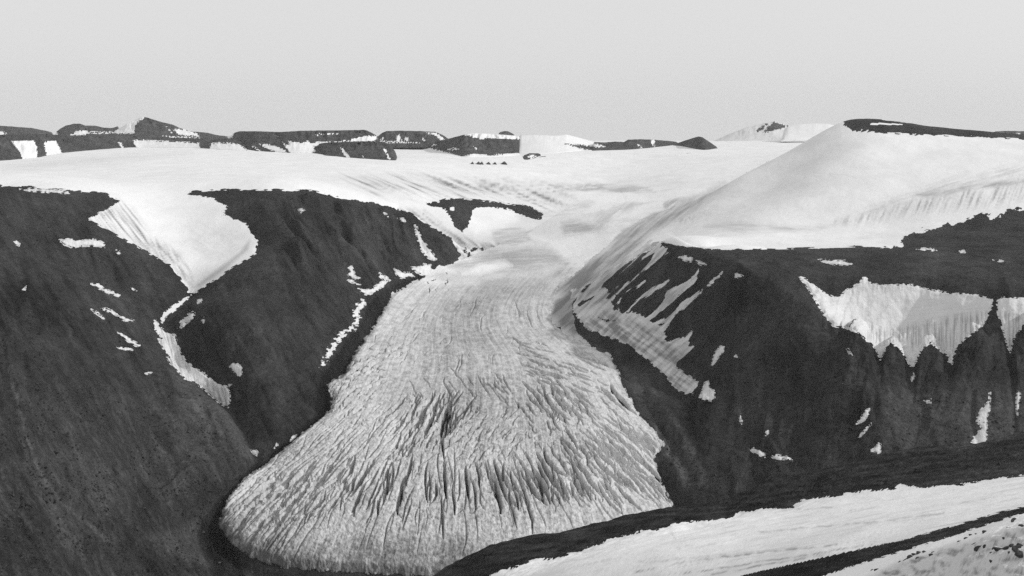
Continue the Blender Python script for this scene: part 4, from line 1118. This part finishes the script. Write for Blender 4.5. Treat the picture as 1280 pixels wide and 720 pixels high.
for k, (x, y, w_, h_) in enumerate([(590.5,204.5,4,5),(598,205,6,6.5),(602,205,5,6.5),(610.5,205,6,5.5),(618.5,205,5,5),(630,205,8,7)]):
    w_ *= 1.1; h_ *= 0.5
    ln = hit(np.array([x, x - w_ / 2, x + w_ / 2]), np.array([y + 0.5, y + 0.5, y + 0.5]))
    Yb = float(np.exp(ln[0]))
    pts = [(x - w_ / 2, y + 1, Yb), (x + w_ / 2, y + 1, Yb), (x + w_ * 0.1, y - h_, Yb * 1.012), (x - w_ * 0.1, y - h_ * 0.85, Yb * 1.010), (x - w_ * 0.3, y - h_ * 0.4, Yb * 0.998), (x + w_ * 0.25, y - h_ * 0.45, Yb * 0.997), (x + w_ * 0.6, y + 1, Yb * 1.03), (x - w_ * 0.6, y + 1, Yb * 1.03)]
    P = np.array([world(a, b, math.log(c)) for a, b, c in pts])
    Tn = np.array([(0,1,5),(0,5,4),(4,5,2),(4,2,3),(1,6,2),(1,2,5),(7,0,4),(7,4,3),(7,3,2),(7,2,6)])
    tag(mesh_obj('nunatak', P, Tn, M_ROCK_FAR, {'tone': np.full(8, 0.9)}, smooth=False, up=False), ['first', 'second', 'third', 'fourth', 'fifth', 'sixth'][k] + ' from the left of six dark rock teeth in the snow wall', 'rock', 'row of rock teeth in the snow wall')

# ------------------------------------------------------------------ foreground ridge
FP = [(560,712,490),(600,692,480),(662,673,468),(719,663,455),(780,653,445),(850,634,430),(917,626,420),(966,600.7,408),(1023,590,395),(1085,575,383),(1152,562,372),(1220,557,362),(1280,542,352),(1480,500,330),(500,745,500),(380,800,520)]
EDGE = list(FP)
FP += [(x, y + 26, d * 1.10) for x, y, d in EDGE] + [(x, y + 85, d * 1.45) for x, y, d in EDGE]
FP += [(615,718,400),(669,700,395),(736,685,390),(830,660,383),(914,648,372),(998,626,355),(1119,611,320),(1186,607,300),(1280,594,270),(1480,560,240),(700,720,330),(830,690,310),
       (931,718,240),(1025,698,215),(1129,675,195),(1186,659.6,182),(1280,634,165),(1480,585,145),(1031,720,205),(1102,696.6,176),(1169,676,160),(1280,641,143),(1480,595,125),
       (1280,680,118),(1280,720,100),(1180,700,138),(1100,722,150),(1050,740,155),(1280,780,80),(1000,780,165),(800,800,250),(700,780,300),(1480,640,105),(1480,720,80),(500,830,400)]
FFIT = tps_fit(FP)
fx = np.concatenate([np.arange(420, 560, 8), np.arange(560, 1282, 1.8), np.arange(1284, 1440, 8)])
fl_ = np.linspace(math.log(82), math.log(660), 470)
FX, FL = np.meshgrid(fx, fl_)
FR = tps_eval(FFIT, FX, FL)
FY = np.exp(FL); FWX = (FX - W / 2) / FPX * FY
ridge_w = sstep(300, 380, FY)
u, v = rot(FWX, FY, 0.9, 0.35)
dzf = ridge_w * (1.5 * fbm(FWX / 40, FY / 30, 5) + 1.2 * ridged(v / 60, u / 9, 3) * 0.6)
dzf += (1 - ridge_w) * 0.25 * fbm(FWX / 14, FY / 14, 4)
dzf += sstep(150, 130, FY) * (0.9 * fbm(FWX / 10, FY / 10, 4) + 0.35 * ridged(FWX / 3.0, FY / 3.0, 3))
FR = FR - dzf / FY * FPX
SNOWF = [(600,728),(615,718.5),(640,710),(669,700),(702.6,696.6),(736,685),(756,678),(776.6,669.7),(830,660),(850,653.5),(914,648),(927,639),(991,634),(998,626),(1040,620),(1078.6,614),(1119,611),(1124,605),(1146,609),(1186,607.5),(1240,599),(1280,594),(1500,560),(1500,590),(1280,633.5),(1253.5,639),(1186,659),(1129,674.5),(1025,697.5),(931,718),(880,735),(860,900),(560,900)]
NEARS = [(960,740),(1031.6,718.5),(1102,696.6),(1169.5,676),(1280,641),(1500,585),(1500,1200),(940,1200)]
FV = np.stack([FX.ravel(), FR.ravel(), FL.ravel()], 1)
FT = grid_tris(*FX.shape)


def F_field(V):
    f = sdf(V[:, 0], V[:, 1], SNOWF, 30)
    f = f + edge_noise(V, 22, 3.0, 1.0, 3) * np.where(np.exp(V[:, 2]) > 262, 2.2, 0.15)
    Yv = np.exp(V[:, 2])
    return np.minimum(np.minimum(f, (425 - Yv) * 0.3), (Yv - (158 - 0.1 * (V[:, 0] - 1280))) * 0.3)


def F_near(V):
    f = sdf(V[:, 0], V[:, 1], NEARS, 30) + edge_noise(V, 14, 4, 0.8, 3)
    return np.minimum(f, (182 + np.clip(1170 - V[:, 0], 0, 300) * 0.2 - np.exp(V[:, 2])) * 0.3)


def field_dirt(V):
    px, py = V[:, 0], V[:, 1]
    d = 0.02 + 0.30 * np.clip(streak(V, 1, -0.19, 2.2, 90, 4) - 0.25, 0, 1) + 0.08 * np.clip(streak(V, 1, -0.19, 9, 120, 7), 0, 1)
    for pl, a, w in (([(790,716),(870,700),(960,690),(1046,681)], .45, .8), ([(850,718),(940,704),(1010,694),(1090,680)], .4, .7), ([(890,718),(980,702),(1060,690)], .4, .8), ([(940,666),(1030,658),(1100,652),(1180,641)], .22, 1.0), ([(985,636),(1010,637),(1040,634)], .25, .8), ([(1064,638),(1078,637)], .35, 1.2), ([(800,703),(900,694),(1000,684)], .2, .8), ([(1190,631),(1240,622),(1280,616)], .15, 1.0), ([(836,662),(846,676),(850,686)], .15, .8)):
        best = np.full(px.shape, 1e9)
        wy = py + 1.2 * fbm(px / 14, py / 30, 3)
        for p, q in zip(pl[:-1], pl[1:]):
            ex, ey = q[0] - p[0], q[1] - p[1]
            t = np.clip(((px - p[0]) * ex + (wy - p[1]) * ey) / (ex * ex + ey * ey), 0, 1)
            best = np.minimum(best, np.hypot(px - p[0] - t * ex, wy - p[1] - t * ey))
        d = np.maximum(d, 1.7 * a * np.exp(-(best / (1.35 * w)) ** 2) * np.clip(0.7 + fbm(px / 12, py / 8, 3), 0.1, 1.2))
    return np.clip(d, 0, 0.7)


def near_dirt(V):
    px, py = V[:, 0], V[:, 1]
    base = soft(V, [(1085,722),(1120,703),(1180,685),(1290,655),(1290,900),(1000,900)], 5)
    d = 0.40 * base + 0.55 * base * np.clip(fbm(px / 16, py / 9, 5, 2.1, 0.65), 0, 1)
    return np.clip(d, 0, 0.9)


def fg_tone(V):
    px, py = V[:, 0], V[:, 1]
    t = 1.0 * streak(V, 1, -0.10, 3.5, 45, 2, 5) + 0.3 * fbm(px / 6, py / 3, 4)
    t += 0.5 * soft(V, [(1120,606),(1160,590),(1290,570),(1290,592),(1186,606),(1146,608)], 5) * (1 + fbm(px / 12, py / 4, 3))
    t += 1.4 * sstep(0.45, 0.8, streak(V, 1, 0.35, 2.2, 18, 9, 4)) * sstep(930, 1000, px) * sstep(660, 640, py)
    return np.clip(t, -0.7, 3)


def fg_emit(name, T, mat, at, lab, kind=None, cat=None):
    Vc, Tc = compact(FV, T)
    return tag(mesh_obj(name, world(Vc[:, 0], Vc[:, 1], Vc[:, 2]), Tc, mat, at(Vc)), lab, cat, None, kind)


FV, tf, FT = clip(FV, FT, F_field(FV))
fg_emit('snow_field', tf, M_SNOW_NEAR, lambda V: {'dirt_shade': field_dirt(V)}, 'smooth white snow field sloping across the lower right foreground', 'structure')
FV, tf, FT = clip(FV, FT, F_near(FV))
fg_emit('snow_bank', tf, M_SNOW_NEAR, lambda V: {'dirt_shade': near_dirt(V)}, 'dirty nearest snow bank with rocks in the bottom right corner', None, 'snow bank')
fg_emit('foreground_ridge', FT, M_ROCK_NEAR, lambda V: {'tone': fg_tone(V)}, 'dark stony ridge crossing the lower right foreground', 'structure')

# ------------------------------------------------------------------ rocks in the near snow
FFIT_COLS = fx


def fg_hit(px, py):
    ci = int(np.clip(np.searchsorted(fx, px) - 1, 0, len(fx) - 2))
    A = FR[:, ci]
    i = max(1, int((A <= py).argmax()))
    return fl_[i]


def rock_mesh(seed):
    r = np.random.RandomState(seed)
    t = (1 + 5 ** 0.5) / 2
    P = np.array([(-1,t,0),(1,t,0),(-1,-t,0),(1,-t,0),(0,-1,t),(0,1,t),(0,-1,-t),(0,1,-t),(t,0,-1),(t,0,1),(-t,0,-1),(-t,0,1)], float)
    Fc = [(0,11,5),(0,5,1),(0,1,7),(0,7,10),(0,10,11),(1,5,9),(5,11,4),(11,10,2),(10,7,6),(7,1,8),(3,9,4),(3,4,2),(3,2,6),(3,6,8),(3,8,9),(4,9,5),(2,4,11),(6,2,10),(8,6,7),(9,8,1)]
    V = [p / np.linalg.norm(p) for p in P]; cache = {}

    def mid(a, b):
        k = (min(a, b), max(a, b))
        if k not in cache:
            m = V[a] + V[b]; V.append(m / np.linalg.norm(m)); cache[k] = len(V) - 1
        return cache[k]
    F2 = []
    for a, b, c in Fc:
        x, y, z = mid(a, b), mid(b, c), mid(c, a)
        F2 += [(a, x, z), (x, b, y), (z, y, c), (x, y, z)]
    V = np.array(V)
    for _ in range(6):                         # flat fracture faces
        n = r.normal(size=3); n /= np.linalg.norm(n)
        d = r.uniform(0.45, 0.75)
        q = V @ n
        V = V - np.clip(q - d, 0, None)[:, None] * n * 0.9
    V += r.normal(size=V.shape) * 0.05
    V *= np.array([1.3, 0.9, 0.65]) * r.uniform(0.85, 1.15, 3)
    return V, np.array(F2)


ROCKS = [(1269,650,9),(1276,656,6),(1261,660,5),(1231,664,8),(1222,667,4),(1262,690,5),(1224,684,9),(1233,683,7),(1244,685,6),(1250,684,11),(1258,683,9),(1265,681,6),(1272,683,12),(1277,690,12),(1274,681,8),(1240,690,5),(1217,679,4),(1138,695,8),(1144,692,6),(1150,690,8),(1156,689,5),(1164,693,7),(1132,699,5),(1125,702,4),(1147,697,4),(1096,711,7),(1090,712,4),(1116,705,4),(1240,702,5),(1270,672,4),(1255,672,4),(1208,672,5),(1214,668,4),(1200,676,4),(1168,690,4)]
base_rocks = []
for k in range(6):
    Vr, Fr = rock_mesh(40 + k)
    base_rocks.append((Vr, Fr))
rock_objs = {}
ROCKLIST = []
for k, (x, y, s) in enumerate(ROCKS):
    ln = fg_hit(x, y + s * 0.3)
    P = world(np.array(x), np.array(y + s * 0.3), ln)
    r = s * math.exp(ln) / FPX * 0.55
    b = k % 6
    if b not in rock_objs:
        o = mesh_obj('rock', *base_rocks[b], M_STONE, {'tone': np.zeros(len(base_rocks[b][0]))}, smooth=False, up=False)
        rock_objs[b] = o
    else:
        o = rock_objs[b].copy(); COL.objects.link(o)
    o.location = (float(P[0]), float(P[1]), float(P[2]) + 0.1 * r)
    o.scale = (r * 1.15, r * 1.1, r)
    o.rotation_euler = (random.uniform(-.3, .3), random.uniform(-.3, .3), random.uniform(0, 6.28))
    ROCKLIST.append((x, y, s, o))
ORD = ['first', 'second', 'third', 'fourth', 'fifth', 'sixth', 'seventh', 'eighth', 'ninth', 'tenth', 'eleventh', 'twelfth', 'thirteenth', 'fourteenth', 'fifteenth', 'sixteenth']
for (test, text, g) in ((lambda x, y: x < 1190 and y > 685, 'dark rock from the left in the string along the near bank edge', 'rocks strung along the bank edge'),
                        (lambda x, y: x >= 1190 and y > 676, 'jagged dark rock from the left in the lower right corner cluster', 'rocks clustered by the right edge'),
                        (lambda x, y: y <= 676 or (x >= 1190 and y <= 676), 'small dark rock from the left scattered on the upper near bank', 'rocks scattered on the upper bank')):
    L = sorted([r for r in ROCKLIST if test(r[0], r[1])], key=lambda r: r[0])
    for k, r in enumerate(L):
        tag(r[3], ORD[k] + ' ' + text, 'rock', g)

# ------------------------------------------------------------------ loose boulders too many to count
def rubble(name, XYZ, size, label, seed):
    r = np.random.RandomState(seed)
    t = (1 + 5 ** 0.5) / 2
    P = np.array([(-1,t,0),(1,t,0),(-1,-t,0),(1,-t,0),(0,-1,t),(0,1,t),(0,-1,-t),(0,1,-t),(t,0,-1),(t,0,1),(-t,0,-1),(-t,0,1)], float) / math.hypot(1, t)
    Fc = np.array([(0,11,5),(0,5,1),(0,1,7),(0,7,10),(0,10,11),(1,5,9),(5,11,4),(11,10,2),(10,7,6),(7,1,8),(3,9,4),(3,4,2),(3,2,6),(3,6,8),(3,8,9),(4,9,5),(2,4,11),(6,2,10),(8,6,7),(9,8,1)])
    n = len(XYZ)
    sh = P[None] * (1 + r.normal(0, 0.22, (n, 12, 1))) * r.uniform(0.6, 1.25, (n, 1, 3)) * np.array([1.1, 1.0, 0.75])
    a = r.uniform(0, 6.28, n); c, s_ = np.cos(a)[:, None], np.sin(a)[:, None]
    x = sh[..., 0] * c - sh[..., 1] * s_; y = sh[..., 0] * s_ + sh[..., 1] * c
    sh = np.stack([x, y, sh[..., 2]], -1) * size[:, None, None]
    V = (XYZ[:, None] + sh + np.array([0, 0, 0.2]) * size[:, None, None]).reshape(-1, 3)
    T = (Fc[None] + 12 * np.arange(n)[:, None, None]).reshape(-1, 3)
    tone = np.repeat(np.clip(r.normal(0.25, 0.45, n), -0.5, 1.6), 12)
    tag(mesh_obj(name, V, T, M_ROCK, {'tone': tone}, smooth=False, up=False), label, kind='stuff')


def scatter(poly, n, seed):
    r = np.random.RandomState(seed); P = np.array(poly, float)
    q = r.uniform(P.min(0), P.max(0), (n * 4, 2))
    q = q[sdf(q[:, 0], q[:, 1], P, 5) > 1]
    c = fbm(q[:, 0] / 35, q[:, 1] / 35, 3) + r.uniform(-0.6, 0.6, len(q))
    return q[c > 0.05][:n]


for poly, n, sd_, lab in ((MOAT, 420, 6, 'loose boulders in the dark moat round the glacier snout'), (TRENCH, 500, 7, 'loose boulders along the trench left of the glacier'), ([(0,470),(250,490),(318,578),(280,620),(248,660),(262,716),(0,718)], 2600, 1, 'loose boulders strewn over the lower left scree slope'),
                          ([(775,462),(800,476),(845,540),(890,590),(940,600),(850,630),(836,600),(815,545)], 700, 2, 'loose boulders on the moraine along the right glacier edge'),
                          ([(0,250),(120,255),(220,340),(190,420),(230,480),(0,460)], 700, 3, 'loose boulders scattered over the upper left slope'),
                          ([(900,440),(1060,450),(1090,500),(1280,480),(1280,545),(1100,565),(960,590),(890,560)], 900, 4, 'loose boulders below the buttresses of the right mountain')):
    q = scatter(poly, n, sd_)
    ln = hit(q[:, 0], q[:, 1])
    r = np.random.RandomState(sd_)
    rubble('rubble', world(q[:, 0], q[:, 1], ln), np.clip(np.exp(r.normal(-0.25, 0.45, len(q))), 0.35, 2.2), lab, sd_ + 20)
q = scatter([(640,690),(850,640),(1000,598),(1085,580),(1280,548),(1280,590),(1120,606),(990,628),(840,655),(700,690)], 1500, 9)
ln = np.array([fg_hit(x, y) for x, y in q])
r = np.random.RandomState(5)
rubble('rubble', world(q[:, 0], q[:, 1], ln), np.clip(np.exp(r.normal(-1.1, 0.5, len(q))), 0.12, 1.1), 'loose stones strewn along the dark foreground ridge', 31)

# ------------------------------------------------------------------ thin haze in the air
def haze_box():
    x0, x1, y0, y1, z0, z1 = -14000, 14000, -600, 15500, -400, 900
    P = np.array([(x, y, z) for z in (z0, z1) for y in (y0, y1) for x in (x0, x1)], float)
    Q = [(0,2,3,1),(4,5,7,6),(0,1,5,4),(2,6,7,3),(0,4,6,2),(1,3,7,5)]
    me = bpy.data.meshes.new('haze'); me.from_pydata(P.tolist(), [], Q)
    m = bpy.data.materials.new('air'); m.use_nodes = True
    t = m.node_tree; t.nodes.clear()
    v_ = t.nodes.new('ShaderNodeVolumePrincipled'); v_.inputs['Color'].default_value = (1.0, 1.0, 1.0, 1); v_.inputs['Density'].default_value = 1.1e-5
    o_ = t.nodes.new('ShaderNodeOutputMaterial'); t.links.new(v_.outputs[0], o_.inputs['Volume'])
    me.materials.append(m)
    o = bpy.data.objects.new('haze', me); COL.objects.link(o)
    tag(o, kind='stuff')


haze_box()
